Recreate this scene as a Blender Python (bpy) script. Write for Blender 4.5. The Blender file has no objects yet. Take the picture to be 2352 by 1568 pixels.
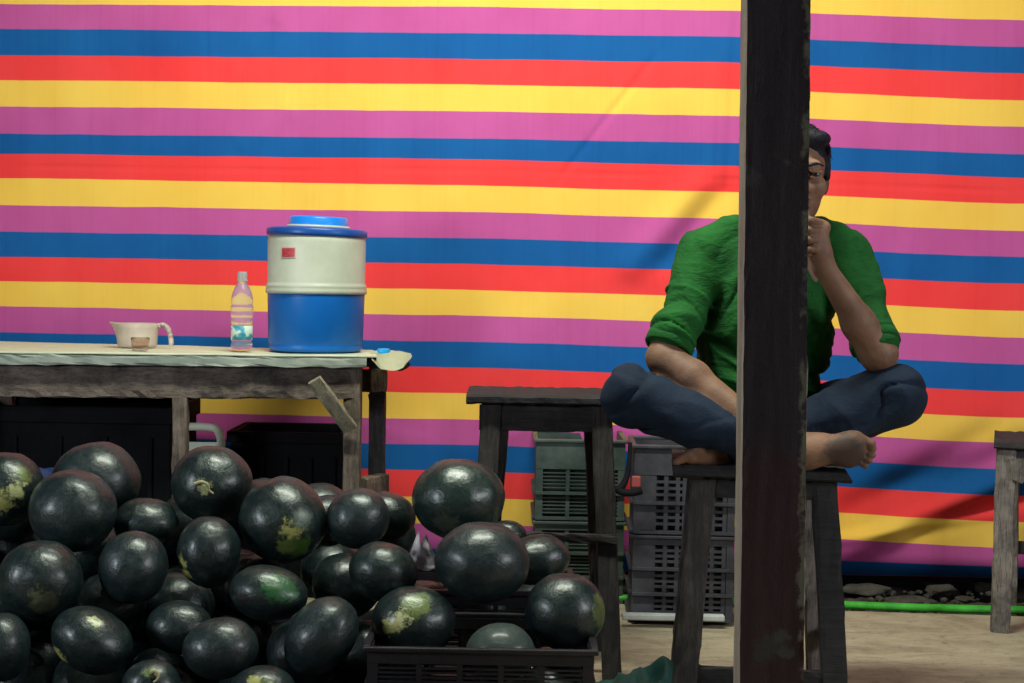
import bpy, bmesh, math, random
import numpy as np
from mathutils import Vector, Matrix, noise
random.seed(7)
R = math.radians
SC = bpy.context.scene
COL = SC.collection

# ------------------------------------------------------------------ camera
F_PX, CX, CY = 3400.0, 1176.0, 784.0            # picture measured on a 2352 x 1568 grid
PITCH, ROLL, CAM = math.atan(134/3400.0), R(1.0), Vector((0, 0, 1.0))
fwd = Vector((0, math.cos(PITCH), -math.sin(PITCH)))
up0 = Vector((0, math.sin(PITCH), math.cos(PITCH)))
rt0 = Vector((1, 0, 0))
rt = rt0*math.cos(ROLL) + up0*math.sin(ROLL)
up = up0*math.cos(ROLL) - rt0*math.sin(ROLL)
cd = bpy.data.cameras.new('camera'); cam = bpy.data.objects.new('camera', cd); COL.objects.link(cam)
cam.matrix_world = Matrix.Translation(CAM) @ Matrix((rt, up, -fwd)).transposed().to_4x4()
cd.sensor_width = 36; cd.lens = F_PX/2352*36; cd.clip_end = 500; cd.clip_start = .05
SC.camera = cam

# ------------------------------------------------------------------ night sky and stall lamps
w = bpy.data.worlds.new("World"); SC.world = w; w.use_nodes = True
nt = w.node_tree; bg = nt.nodes['Background']
sky = nt.nodes.new('ShaderNodeTexSky'); sky.sky_type = 'NISHITA'; sky.sun_disc = False
sky.sun_elevation = R(-2); sky.sun_rotation = R(200)
nt.links.new(sky.outputs[0], bg.inputs[0]); bg.inputs[1].default_value = 0.2
def lamp(name, loc, target, power, sx, sy, color):
    l = bpy.data.lights.new(name, 'AREA'); l.shape = 'RECTANGLE'; l.size = sx; l.size_y = sy
    l.energy = power; l.color = color
    o = bpy.data.objects.new(name, l); COL.objects.link(o); o.location = loc
    o.rotation_euler = (Vector(target)-Vector(loc)).to_track_quat('-Z', 'Y').to_euler()
    return o
lamp('tube_lamp_overhead', (-.1, 3.15, 2.95), (-.05, 4.1, .9), 92, 1.4, .16, (.95, 1, .84))
lamp('lamp_stall_front', (-2.6, 1.75, 1.12), (-.4, 4.3, .8), 29, .6, .5, (.86, .94, 1))
lamp('lamp_stall_side', (2.8, 1.8, 1.55), (.3, 4.4, .9), 40, .95, .8, (.96, .97, 1))
SC.view_settings.view_transform = 'Standard'; SC.view_settings.look = 'None'
SC.view_settings.exposure = 0; SC.view_settings.gamma = 1
SC.cycles.max_bounces = 6; SC.cycles.use_denoising = True

# ------------------------------------------------------------------ helpers
def P(px, py, Y):
    d = fwd*F_PX + rt*(px-CX) + up*(CY-py)
    return CAM + d*(Y/d.y)
def PZ(px, py, z):
    d = fwd*F_PX + rt*(px-CX) + up*(CY-py)
    return CAM + d*((z-CAM.z)/d.z)
def ppm(Y): return F_PX/Y

def props(o, label=None, cat=None, group=None, kind=None):
    if label: o['label'] = label
    if cat: o['category'] = cat
    if group: o['group'] = group
    if kind: o['kind'] = kind
    return o
def empty(name, loc, label, cat, group=None):
    o = bpy.data.objects.new(name, None); COL.objects.link(o); o.location = loc; o.empty_display_size = .05
    return props(o, label, cat, group)
def base_of(parent):
    v = Vector((0, 0, 0)); p = parent
    while p: v += p.location; p = p.parent
    return v
def obj(name, me, mat, parent=None, smooth=False, origin=None):
    """mesh data is given in world coordinates; the object keeps its parent's origin"""
    if isinstance(me, bmesh.types.BMesh):
        bmesh.ops.recalc_face_normals(me, faces=me.faces)
        m = bpy.data.meshes.new(name); me.to_mesh(m); me.free(); me = m
    off = base_of(parent) if parent else Vector(origin or (0, 0, 0))
    me.transform(Matrix.Translation(-off))
    if smooth: me.polygons.foreach_set('use_smooth', [True]*len(me.polygons))
    me.materials.append(mat)
    o = bpy.data.objects.new(name, me); COL.objects.link(o)
    if parent: o.parent = parent
    else: o.location = off
    return o
def add_hull(bm, pts8, bev=0):
    """box from 8 corners: bottom 4 (ccw) then top 4"""
    vs = [bm.verts.new(p) for p in pts8]
    fs = [bm.faces.new([vs[i] for i in q]) for q in ((3,2,1,0),(4,5,6,7),(0,1,5,4),(1,2,6,5),(2,3,7,6),(3,0,4,7))]
    if bev:
        es = list({e for f in fs for e in f.edges})
        bmesh.ops.bevel(bm, geom=es, offset=bev, segments=2, profile=.5, affect='EDGES')
def add_box(bm, c, s, bev=0, rot=None):
    c = Vector(c); h = [x/2 for x in s]; pts = []
    for z in (-1, 1):
        for x, y in ((-1,-1),(1,-1),(1,1),(-1,1)):
            v = Vector((x*h[0], y*h[1], z*h[2]))
            pts.append(c + (rot @ v if rot else v))
    add_hull(bm, pts, bev)
def beam_bm(a, b, w, d, side=Vector((1,0,0)), bev=.004, rough=.0025, w2=None, d2=None, segs=10, seed=0, flat=False):
    """worn timber from a to b, w wide along `side`, d deep; flat keeps the ends level"""
    a, b = Vector(a), Vector(b); ax = (b-a).normalized()
    s = side.copy() if flat else (side - ax*side.dot(ax)).normalized()
    t = Vector((0,1,0)) if flat else ax.cross(s).normalized()
    w2 = w2 or w; d2 = d2 or d
    bm = bmesh.new(); rings = []
    prof = [(-1,-1),(-.6,-1),(0,-1),(.6,-1),(1,-1),(1,-.5),(1,.5),(1,1),(.5,1),(-.5,1),(-1,1),(-1,.5),(-1,-.5)]
    for i in range(segs+1):
        f = i/segs; c = a.lerp(b, f); ww = (w+(w2-w)*f)/2; dd = (d+(d2-d)*f)/2; ring = []
        for k, (x, y) in enumerate(prof):
            corner = abs(x) == 1 and abs(y) == 1
            n = noise.noise_vector(Vector((i*1.7+seed*9.1, k*2.3, seed*3.7)))
            q = .93 if corner else 1.0
            r = rough*(2.0 if corner else 1.0)
            p = c + s*(x*ww*q + n.x*r) + t*(y*dd*q + n.y*r)
            ring.append(bm.verts.new(p))
        rings.append(ring)
    n = len(prof)
    for i in range(segs):
        for k in range(n):
            bm.faces.new((rings[i][k], rings[i][(k+1) % n], rings[i+1][(k+1) % n], rings[i+1][k]))
    bm.faces.new(rings[0][::-1]); bm.faces.new(rings[-1])
    return bm
def add_tube(bm, pts, rad, n=8, caps=True):
    pts = [Vector(p) for p in pts]; rings = []
    rr = rad if isinstance(rad, (list, tuple)) else [rad]*len(pts)
    prev = None
    for i, p in enumerate(pts):
        tg = (pts[min(i+1, len(pts)-1)] - pts[max(i-1, 0)]).normalized()
        if prev is None:
            u = tg.orthogonal().normalized()
        else:
            u = (prev - tg*prev.dot(tg)).normalized()
        prev = u; v = tg.cross(u)
        rings.append([bm.verts.new(p + (u*math.cos(a)+v*math.sin(a))*rr[i]) for a in [2*math.pi*k/n for k in range(n)]])
    for i in range(len(rings)-1):
        for k in range(n):
            bm.faces.new((rings[i][k], rings[i][(k+1) % n], rings[i+1][(k+1) % n], rings[i+1][k]))
    if caps: bm.faces.new(rings[0][::-1]); bm.faces.new(rings[-1])
def lathe_bm(c, prof, n=40, jitter=0, tilt=None):
    bm = bmesh.new(); c = Vector(c); rings = []
    for (r, z) in prof:
        ring = []
        for k in range(n):
            a = 2*math.pi*k/n; v = Vector((r*math.cos(a), r*math.sin(a), z))
            if tilt: v = tilt @ v
            ring.append(bm.verts.new(c+v))
        rings.append(ring)
    for i in range(len(rings)-1):
        for k in range(n):
            bm.faces.new((rings[i][k], rings[i][(k+1) % n], rings[i+1][(k+1) % n], rings[i+1][k]))
    bm.faces.new(rings[0][::-1]); bm.faces.new(rings[-1])
    return bm
def smooth_path(pts, n=6):
    pts = [Vector(p) for p in pts]; out = []
    for i in range(len(pts)-1):
        p0 = pts[max(i-1, 0)]; p1 = pts[i]; p2 = pts[i+1]; p3 = pts[min(i+2, len(pts)-1)]
        for k in range(n):
            t = k/n
            out.append(.5*((2*p1)+(p2-p0)*t+(2*p0-5*p1+4*p2-p3)*t*t+(3*p1-p0-3*p2+p3)*t**3))
    out.append(pts[-1]); return out

# ------------------------------------------------------------------ materials
def M(name, col, rough=.6, spec=.5, metal=0, **kw):
    m = bpy.data.materials.new(name); m.use_nodes = True
    b = m.node_tree.nodes['Principled BSDF']
    b.inputs['Base Color'].default_value = (*col, 1); b.inputs['Roughness'].default_value = rough
    b.inputs['Specular IOR Level'].default_value = spec; b.inputs['Metallic'].default_value = metal
    for k, v in kw.items(): b.inputs[k.replace('_', ' ')].default_value = v
    return m
class N:
    def __init__(s, m): s.t = m.node_tree; s.b = s.t.nodes['Principled BSDF']
    def new(s, typ, **kw):
        n = s.t.nodes.new('ShaderNode'+typ)
        for k, v in kw.items(): setattr(n, k, v)
        return n
    def link(s, a, b): s.t.links.new(a, b)
    def coord(s, scale=(1,1,1), kind='Object', rnd=False):
        c = s.new('TexCoord'); mp = s.new('Mapping'); mp.inputs['Scale'].default_value = scale
        s.link(c.outputs[kind], mp.inputs[0])
        if rnd:
            oi = s.new('ObjectInfo'); mu = s.new('Math', operation='MULTIPLY'); mu.inputs[1].default_value = 37
            s.link(oi.outputs['Random'], mu.inputs[0]); s.link(mu.outputs[0], mp.inputs['Location'])
        return mp.outputs[0]
    def noise(s, vec, scale, detail=4, rough=.6, dist=0):
        n = s.new('TexNoise'); n.inputs['Scale'].default_value = scale; n.inputs['Detail'].default_value = detail
        n.inputs['Roughness'].default_value = rough; n.inputs['Distortion'].default_value = dist
        s.link(vec, n.inputs['Vector']); return n.outputs[0]
    def ramp(s, fac, stops, interp='LINEAR'):
        r = s.new('ValToRGB'); r.color_ramp.interpolation = interp
        while len(r.color_ramp.elements) < len(stops): r.color_ramp.elements.new(.5)
        for e, (p, c) in zip(r.color_ramp.elements, stops):
            e.position = p; e.color = (*c, 1) if len(c) == 3 else c
        s.link(fac, r.inputs[0]); return r.outputs[0]
    def mix(s, fac, a, b, blend='MIX'):
        m = s.new('MixRGB', blend_type=blend)
        for i, v in enumerate((fac, a, b)):
            if hasattr(v, 'is_linked'): s.link(v, m.inputs[i])
            elif isinstance(v, (int, float)): m.inputs[i].default_value = v
            else: m.inputs[i].default_value = (*v, 1)
        return m.outputs[0]
    def bump(s, h, strength=.3, dist=.01, prev=None):
        b = s.new('Bump'); b.inputs['Strength'].default_value = strength; b.inputs['Distance'].default_value = dist
        s.link(h, b.inputs['Height'])
        if prev: s.link(prev, b.inputs['Normal'])
        s.link(b.outputs[0], s.b.inputs['Normal']); return b.outputs[0]
    def color(s, c): s.link(c, s.b.inputs['Base Color'])
    def rough(s, c): s.link(c, s.b.inputs['Roughness'])

def mottled(name, c1, c2, rough=.6, scale=14, spec=.4, bump=.25, bscale=60, stretch=(1,1,1), lo=.35, hi=.65, bd=.004, **kw):
    m = M(name, c1, rough, spec, **kw); n = N(m); v = n.coord(stretch, rnd=True)
    f = n.noise(v, scale, 6, .65)
    n.color(n.ramp(f, [(lo, c1), (hi, c2)])); n.bump(n.noise(v, bscale, 5, .7), bump, bd)
    return m
def wood(name, c1, c2, grime=(.01,.01,.012), axis='X', rough=.75, lo=.35, hi=.62):
    m = M(name, c1, rough, .3); n = N(m)
    st = {'X': (1.2, 14, 14), 'Z': (14, 14, 1.2)}[axis]
    v = n.coord(st, rnd=True); v2 = n.coord((1,1,1), rnd=True)
    g = n.noise(v, 5, 7, .7, .6); blot = n.noise(v2, 9, 6, .7)
    c = n.ramp(g, [(lo, c1), (hi, c2)])
    fg = n.noise(n.coord(tuple(q*2.2 for q in st), rnd=True), 9, 5, .75, .3); c = n.mix(n.ramp(fg, [(.52, (0,0,0)), (.62, (.6,)*3)]), c, grime)
    c = n.mix(n.ramp(blot, [(.42, (0,0,0)), (.68, (.85,)*3)]), c, grime)
    n.color(c); b_ = n.bump(g, .5, .004); n.bump(fg, .4, .003, b_); return m

W_TABLE = wood('weathered_timber', (.10,.075,.062), (.19,.15,.125))
W_TABLE_V = wood('weathered_timber_upright', (.11,.085,.068), (.22,.17,.135), axis='Z')
W_PALE = wood('pale_timber', (.20,.17,.12), (.34,.30,.22), axis='Z', lo=.25, grime=(.08,.07,.05))
W_DARK = wood('dark_timber', (.022,.02,.022), (.055,.048,.048))
W_DARK_V = wood('dark_timber_upright', (.028,.025,.026), (.065,.055,.053), axis='Z')
W_BLACK = wood('black_timber', (.010,.010,.012), (.028,.027,.03))
W_GREY_V = wood('grey_timber_upright', (.14,.12,.105), (.24,.21,.19), axis='Z', lo=.3)

# ------------------------------------------------------------------ ground
g = M('soil', (.05,.04,.03), .95, .2); n = N(g); v = n.coord()
nz = n.noise(v, 9, 8, .75); n.color(n.ramp(nz, [(.3, (.018,.015,.013)), (.55, (.06,.05,.042)), (.75, (.15,.13,.11))])); n.bump(nz, .8, .03)
bm = bmesh.new()
bmesh.ops.create_grid(bm, x_segments=2, y_segments=2, size=150)
for vv in bm.verts: vv.co.z = -.09
props(obj('ground', bm, g), kind='structure')
# uneven strip of soil between the slab and the cloth wall
bm = bmesh.new(); NX, NY = 150, 36
gr = [[bm.verts.new((-2.6+5.6*i/NX, 4.45+1.9*j/NY,
      -.035 + .05*noise.noise(Vector((i*.15, j*.25, 3))) + .025*noise.noise(Vector((i*.5, j*.6, 8))))) for j in range(NY+1)] for i in range(NX+1)]
for i in range(NX):
    for j in range(NY): bm.faces.new((gr[i][j], gr[i+1][j], gr[i+1][j+1], gr[i][j+1]))
props(obj('soil_strip', bm, g, smooth=True), kind='structure')

fl = M('beige_concrete', (.5,.42,.27), .8, .3); n = N(fl); v = n.coord((1, 2.2, 1)); v2 = n.coord()
a = n.noise(v, 4.5, 9, .75, .5); b = n.noise(v2, 22, 6, .7)
c = n.ramp(a, [(.3, (.25,.215,.15)), (.5, (.42,.36,.25)), (.72, (.56,.49,.35))])
c = n.mix(n.ramp(b, [(.55, (0,0,0)), (.72, (.75,)*3)]), c, (.17,.145,.10))
sp_ = n.noise(n.coord((1,1.5,1)), 75, 4, .7); c = n.mix(n.ramp(sp_, [(.62, (0,0,0)), (.68, (.8,)*3)]), c, (.10,.085,.06)); n.color(c)
n.bump(n.noise(v, 12, 8, .75), .8, .02)
hose_l, hose_r = PZ(1500, 1386, 0), PZ(2352, 1412, 0)
sl = (hose_r.y-hose_l.y)/(hose_r.x-hose_l.x)
yb = lambda x: hose_l.y + (x-hose_l.x)*sl
bm = bmesh.new()
add_hull(bm, [(-3.2,-1,-.088), (3.2,-1,-.088), (3.2, yb(3.2)-.02, -.088), (-3.2, yb(-3.2)-.02, -.088),
              (-3.2,-1,0), (3.2,-1,0), (3.2, yb(3.2)-.02, 0), (-3.2, yb(-3.2)-.02, 0)])
props(obj('floor', bm, fl), kind='structure')

# ------------------------------------------------------------------ striped cloth wall
cloth = M('striped_cloth', (.8,.5,.1), .8, .08); n = N(cloth)
tc = n.new('TexCoord'); sp = n.new('SeparateXYZ'); n.link(tc.outputs['UV'], sp.inputs[0])
vw = n.coord()
wob = n.noise(vw, 7, 3, .5); ad = n.new('Math', operation='MULTIPLY_ADD'); ad.inputs[1].default_value = .012
n.link(wob, ad.inputs[0]); n.link(sp.outputs[1], ad.inputs[2])
fr = n.new('Math', operation='FRACT'); n.link(ad.outputs[0], fr.inputs[0])
PK, BL, RD, YL = (.53,.105,.34), (.011,.115,.36), (.86,.062,.066), (.87,.57,.105)
e = .004
st = n.ramp(fr.outputs[0], [(0, YL), (e, PK), (.25-e, PK), (.25+e, BL), (.5-e, BL), (.5+e, RD), (.75-e, RD), (.75+e, YL), (1-e, YL)])
n.link(sp.outputs[0], n.new('Math').inputs[0])
fade = n.noise(n.coord((1, 1, .6)), 3.0, 5, .6)
st = n.mix(n.ramp(fade, [(.3, (0,0,0)), (.75, (.5,)*3)]), st, (.18,.16,.16), 'SOFT_LIGHT')
vs_ = n.noise(n.coord((22, 22, .7)), 3, 4, .6)
st = n.mix(n.ramp(vs_, [(.5, (0,0,0)), (.75, (.25,)*3)]), st, (.3,.28,.3), 'SOFT_LIGHT')
dirt = n.noise(vw, 28, 6, .75)
st = n.mix(n.ramp(dirt, [(.62, (0,0,0)), (.85, (.18,)*3)]), st, (.25,.16,.10), 'MULTIPLY')
n.color(st)
wv = n.noise(n.coord((260, 260, 260)), 1.5, 2, .5)
b0 = n.bump(n.noise(n.coord((1.6, 1, .8)), 1.8, 1.5, .45, .4), .4, .07)
b1 = n.bump(n.noise(vw, 6, 4, .5), .25, .012, b0)
n.bump(wv, .12, .0012, b1)
cols = [0, 1049, 1663, 2302]
tab = {
 0: [10,67,128,185,245,308,354,411,472,533,591,647,704,764,823,881,938,999,1058,1117,1176,1235,1285],
 1049: [16,77,136,195,256,319,366,426,487,548,607,666,725,786,845,904,964,1023,1083,1144,1204,1262,1305],
 1663: [25,85,145,205,266,329,382,442,503,563,623,683,743,804,865,925,985,1044,1105,1165,1225,1280,1315],
 2302: [46,108,169,231,291,354,408,468,530,591,653,715,775,837,900,960,1018,1079,1139,1199,1259,1302,1327]}
arr = np.array([tab[c] for c in cols], float)
def stripe_y(k, x):
    x_ = np.interp(x, [-400, 0, 1049, 1663, 2302, 2900], [0, 0, 1, 2, 3, 3.0])
    i = int(min(x_, 2.999)); f = x_-i
    f = f*f*(3-2*f)*.35 + f*.65
    def row(kk):
        if kk < 0: return arr[:, 0] + kk*np.array([58, 60, 60.5, 61.5])
        return arr[:, int(kk)]
    k0 = math.floor(k); t = k-k0
    if k0 >= 22: k0, t = 21, k-21
    ya = row(k0)*(1-t)+row(k0+1)*t
    y = ya[i]*(1-f)+ya[i+1]*f
    if x > 2302: y += (x-2302)*.024
    if x < 0: y += x*.012
    return y
def seg_ridge(x, y, a, b, wd, soft_ends=.15):
    ax, ay = a; bx, by = b; L = math.hypot(bx-ax, by-ay); ux, uy = (bx-ax)/L, (by-ay)/L
    t = ((x-ax)*ux+(y-ay)*uy)/L; dperp = (x-ax)*(-uy)+(y-ay)*ux
    e = 1.0
    if t < 0: e = math.exp(-(t/soft_ends)**2)
    elif t > 1: e = math.exp(-((t-1)/soft_ends)**2)
    return e*math.exp(-(dperp/wd)**2), dperp, e
def cloth_Y(px, py, k):
    Y = 5.03 - .16*px/2352
    Y += .018*noise.noise(Vector((px*.0016, py*.0012, 1.3))) + .006*noise.noise(Vector((px*.006, py*.003, 5)))
    # creases: thin diagonal, soft bulge by the shoulder, heavy folds low right
    for a, b, wd, amp in (((1480,160),(1310,380),7,.007), ((1600,430),(1450,610),34,-.022), ((1660,440),(1530,600),26,.014),
                          ((2352,1085),(1990,1245),30,-.035), ((2352,1030),(2060,1120),36,.028), ((2352,1150),(2100,1215),22,.022),
                          ((2250,1000),(1960,1160),30,.016), ((2290,1180),(1960,1235),14,-.016), ((620,60),(560,140),20,.006),
                          ((1690,60),(1670,460),9,.006), ((1300,385),(1300,430),4,.003), ((660,250),(560,330),30,-.006)):
        r, _, _ = seg_ridge(px, py, a, b, wd); Y += amp*r
    if 6.2 < k < 6.9: Y += .0035*math.exp(-((k-6.45-.08*math.sin(px*.004))/.035)**2)
    if k > 20.5: Y += .07*((k-20.5)/1.5)**2
    return Y
bm = bmesh.new(); uvl = bm.loops.layers.uv.new('UVMap')
xs = np.linspace(-520, 2900, 480); ks = np.linspace(-9, 22, 311)
grid = []; info = {}
for i, x in enumerate(xs):
    colv = []
    for k in ks:
        y = stripe_y(k, x) + 1.3*noise.noise(Vector((x*.004, k*.5, 3)))
        p = P(x, y, cloth_Y(x, y, k)); vtx = bm.verts.new(p); colv.append(vtx)
    grid.append(colv)
for i in range(len(xs)-1):
    for j in range(len(ks)-1):
        f = bm.faces.new((grid[i][j+1], grid[i+1][j+1], grid[i+1][j], grid[i][j]))
        for lp, (ii, jj) in zip(f.loops, ((i, j+1), (i+1, j+1), (i+1, j), (i, j))):
            lp[uvl].uv = (xs[ii]/1000, ks[jj]/4+4)
me = bpy.data.meshes.new('striped_cloth_wall'); bm.to_mesh(me); bm.free()
o = obj('cloth_wall', me, cloth, smooth=True, origin=(0, 5.0, 0))
props(o, 'tall cloth wall printed with pink, blue, red and yellow stripes behind the stall', 'cloth wall')

# ------------------------------------------------------------------ hose and rubble
hose_m = mottled('green_plastic_hose', (.025,.26,.02), (.05,.42,.035), .5, 22, bump=.1)
bm = bmesh.new()
pts = [(-1.6+i*.16, yb(-1.6+i*.16)+.006*math.sin(i*1.3), .014) for i in range(26)]
add_tube(bm, smooth_path(pts, 3), .0125, 10)
props(obj('green_hose', bm, hose_m, smooth=True, origin=(0, yb(0), 0)), 'bright green plastic hose along the back edge of the beige floor', 'hose')
conc = mottled('rough_concrete', (.03,.027,.023), (.085,.076,.062), .9, 16, bump=.7, bscale=40, bd=.01)
def rock(c, s, seed):
    bm = bmesh.new(); bmesh.ops.create_icosphere(bm, subdivisions=3, radius=1)
    for v in bm.verts:
        d = 1+.35*noise.noise(v.co*1.3+Vector((seed*5, 0, 0)))+.12*noise.noise(v.co*4+Vector((seed, 3, 0)))
        v.co = Vector((v.co.x*s[0], v.co.y*s[1], max(v.co.z, -.7)*s[2]))*d + Vector(c)
    return bm
stone_spec = [(1990,1352,.075,.05,.035,'pale flat stone lying left of centre between cloth wall and hose'),
              (2085,1372,.07,.05,.022,'flat grey stone just behind the green hose in open view'),
              (2160,1350,.05,.04,.03,'dark lump of stone below the heavy fold of the cloth'),
              (2215,1368,.03,.03,.016,'small stone near the hose, left of the grey stool leg'),
              (2130,1335,.026,.03,.016,'small stone tight under the hem of the striped cloth'),
              (2262,1345,.045,.035,.028,'dark stone beside the grey stool leg on the soil'),
              (1960,1375,.03,.03,.018,'little stone beside the right leg of the occupied stool')]
for i, (x, y, a, b, c, lab) in enumerate(stone_spec):
    p = PZ(x, y, 0); q = Vector((p.x, p.y, -.02))
    props(obj('stone', rock(q+Vector((0,0,c*.5)), (a, b, c*.6), i+2), conc, smooth=True, origin=q), lab, 'stone', 'loose stones along the foot of the cloth wall')
bm = bmesh.new()
for i in range(260):
    x = random.uniform(.6, 2.1); y = yb(x) + random.uniform(.03, .42); r = random.uniform(.005, .018)
    mt = Matrix.Translation((x, y, -.02+.2*r)) @ Matrix.Rotation(random.uniform(0, 6), 4, 'Z') @ Matrix.Diagonal((r*random.uniform(.8, 1.7), r, r*.7, 1))
    bmesh.ops.create_icosphere(bm, subdivisions=1, radius=1, matrix=mt)
props(obj('gravel', bm, conc), kind='stuff')

# ------------------------------------------------------------------ table
ZT = .78
t_root = empty('table', (-1.0, 4.5, 0), 'long rough timber table with a pale top holding the blue and white water cooler', 'table')
top_m = mottled('pale_tabletop', (.50,.56,.40), (.68,.70,.52), .45, 8, bump=.15, stretch=(1,3,1))
edge_m = mottled('greyed_edge', (.20,.24,.21), (.34,.37,.32), .6, 10, bump=.3)
FL, FR = P(-260, 800, 4.17), P(866, 800, 4.36); BR, BLc = P(858, 800, 4.70), P(-260, 800, 4.90)
def zz(p, z): return Vector((p.x, p.y, z))
bm = bmesh.new(); add_hull(bm, [zz(p, ZT-.006) for p in (FL, FR, BR, BLc)] + [zz(p, ZT) for p in (FL, FR, BR, BLc)], .002)
bmesh.ops.subdivide_edges(bm, edges=[e for e in bm.edges if e.calc_length() > .3], cuts=30, use_grid_fill=True)
for v in bm.verts: v.co.z += .0022*noise.noise(Vector((v.co.x*5, v.co.y*5, 0)))
obj('tabletop', bm, top_m, t_root)
dirf = (FR-FL); dirf.z = 0; dirf.normalize(); nrm = Vector((-dirf.y, dirf.x, 0))
bm = beam_bm(zz(FL, ZT-.022)+nrm*.014, zz(FR, ZT-.022)+nrm*.014-dirf*.03, .030, .026, side=Vector((0,0,1)), segs=40, rough=.003)
obj('top_edge_board', bm, edge_m, t_root)
bm = bmesh.new(); add_hull(bm, [zz(p, ZT-.036) for p in (FL+nrm*.03, FR+nrm*.03, BR, BLc)] + [zz(p, ZT-.009) for p in (FL+nrm*.03, FR+nrm*.03, BR, BLc)])
obj('underboard', bm, W_BLACK, t_root)
lx = P(810, 900, 4.40).x
lp = Vector((lx, 4.395, 0))
ap = lambda s: zz(FL, 0)+dirf*s+nrm*.05
Lf = (zz(FR, 0)-zz(FL, 0)).length
obj('apron', beam_bm(ap(0)+Vector((0,0,ZT-.086)), ap(Lf-.052)+Vector((0,0,ZT-.086)), .094, .03, side=Vector((0,0,1)), segs=50, rough=.004, seed=2), W_TABLE, t_root)
obj('leg', beam_bm((lx, 4.41, 0), (lx, 4.41, ZT-.038), .052, .05, seed=3), W_TABLE_V, t_root)
bx = P(867, 950, 4.66).x
obj('leg', beam_bm((bx, 4.66, 0), (bx, 4.66, ZT-.04), .052, .05, seed=4), W_DARK_V, t_root)
mx = P(413, 1000, 4.32).x
obj('leg', beam_bm((mx, 4.33, 0), (mx, 4.33, ZT-.13), .042, .045, seed=5, rough=.004), W_TABLE_V, t_root)
obj('leg', beam_bm((FL.x+.12, 4.28, 0), (FL.x+.12, 4.28, ZT-.04), .05, .05, seed=6), W_TABLE_V, t_root)
obj('leg', beam_bm((FL.x+.12, 4.82, 0), (FL.x+.12, 4.82, ZT-.04), .05, .05, seed=7), W_TABLE_V, t_root)
obj('end_rail', beam_bm((lx+.028, 4.5, ZT-.085), (bx+.022, 4.55, ZT-.085), .068, .05, side=Vector((0,0,1)), seed=8), W_TABLE_V, t_root)
q = P(858, 1112, 4.60)
obj('lower_rail', beam_bm((lx+.02, 4.47, q.z), (bx+.026, 4.60, q.z), .07, .045, side=Vector((0,0,1)), seed=9), W_TABLE_V, t_root)
obj('brace', beam_bm(P(722, 872, 4.30), P(806, 986, 4.355), .044, .018, seed=10, segs=8), W_PALE, t_root)
a_, b_ = P(848, 918, 4.62), P(880, 950, 4.62)
bm = bmesh.new(); add_hull(bm, [a_+Vector((0,-.01,0)), b_+Vector((0,-.01,0)), b_+Vector((0,.02,0)), a_+Vector((0,.02,0)),
    P(845,905,4.61), P(885,905,4.61), P(885,905,4.64), P(845,905,4.64)]); obj('gusset', bm, W_DARK, t_root)

# crumpled pale sheet over the right end
sheet_m = mottled('pale_plastic_sheet', (.60,.66,.46), (.78,.80,.60), .5, 9, bump=.2)
bm = bmesh.new(); nx, ny = 30, 14; G = []
for i in range(nx+1):
    rowv = []
    f = i/nx
    for j in range(ny+1):
        t = j/ny
        px = 852 + 92*f
        # cross-section wraps from behind, over the top, down the front
        yt = 806 - 4*math.sin(f*3.1) + 7*f*f
        yl = 830 + 22*math.sin(min(1, f*1.25)*2.4) - 22*max(0, f-.82)/.18
        Y = 4.62 - .30*t*(1-.35*f)
        py = yt + (yl-yt)*max(0, (t-.35)/.65)**1.3
        p = P(px, py, Y)
        nn = noise.noise_vector(Vector((f*4, t*4, 2)))
        p += Vector((nn.x*.005, nn.y*.01, nn.z*.006))
        rowv.append(bm.verts.new(p))
    G.append(rowv)
for i in range(nx):
    for j in range(ny): bm.faces.new((G[i][j], G[i+1][j], G[i+1][j+1], G[i][j+1]))
bmesh.ops.solidify(bm, geom=bm.faces[:], thickness=.004)
props(obj('plastic_sheet', bm, sheet_m, smooth=True, origin=P(890, 815, 4.5)), 'pale crumpled plastic sheet sticking out over the right end of the table', 'sheet')
bm = bmesh.new()
add_tube(bm, smooth_path([P(905, 843, 4.5), P(918, 848, 4.48), P(932, 842, 4.5), P(940, 834, 4.52)], 4), [.006]*12+[.003], 8)
obj('folded_corner', bm, W_BLACK, COL.objects['plastic_sheet'], smooth=True)
cap_blue = M('bright_blue_plastic', (.01,.36,.85), .35, .5)
c = P(881, 809, 4.50)
bm = lathe_bm(c+Vector((0,0,-.002)), [(.019, 0), (.0195, .003), (.019, .011), (.016, .0135), (.004, .014)], 28)
for i in range(14):
    a = i/14*2*math.pi; add_box(bm, c+Vector((.0195*math.cos(a), .0195*math.sin(a), .004)), (.0015,.0015,.008))
props(obj('bottle_cap', bm, cap_blue, smooth=False, origin=c), 'small bright blue screw cap lying on the pale crumpled sheet', 'cap')

# ------------------------------------------------------------------ water cooler
CYY = 4.52; s = 1/ppm(CYY); cc = P(725, 803, CYY); cc.z = ZT+.003
blue = mottled('blue_plastic', (.003,.115,.46), (.005,.14,.52), .38, 5, .35, bump=.05)
navy = mottled('dark_blue_plastic', (.008,.06,.30), (.01,.08,.36), .35, 6, .5, bump=.05)
capm = mottled('lid_blue_plastic', (.01,.20,.72), (.012,.24,.80), .3, 6, .5, bump=.04)
white = mottled('aged_white_plastic', (.43,.46,.37), (.56,.58,.48), .38, 4, .4, bump=.12)
cr = empty('water_cooler', cc, 'round insulated water cooler, white above and blue below, standing on the table', 'water cooler')
obj('lower_body', lathe_bm(cc, [(.098,.0),(.136,.001),(.1415,.006),(.1425,.016),(.140,.020),(.1435,.025),(.147,.17),(.1475,.1755)], 64), blue, cr, True)
tl = Matrix.Rotation(R(1.2), 3, 'Y')
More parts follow.
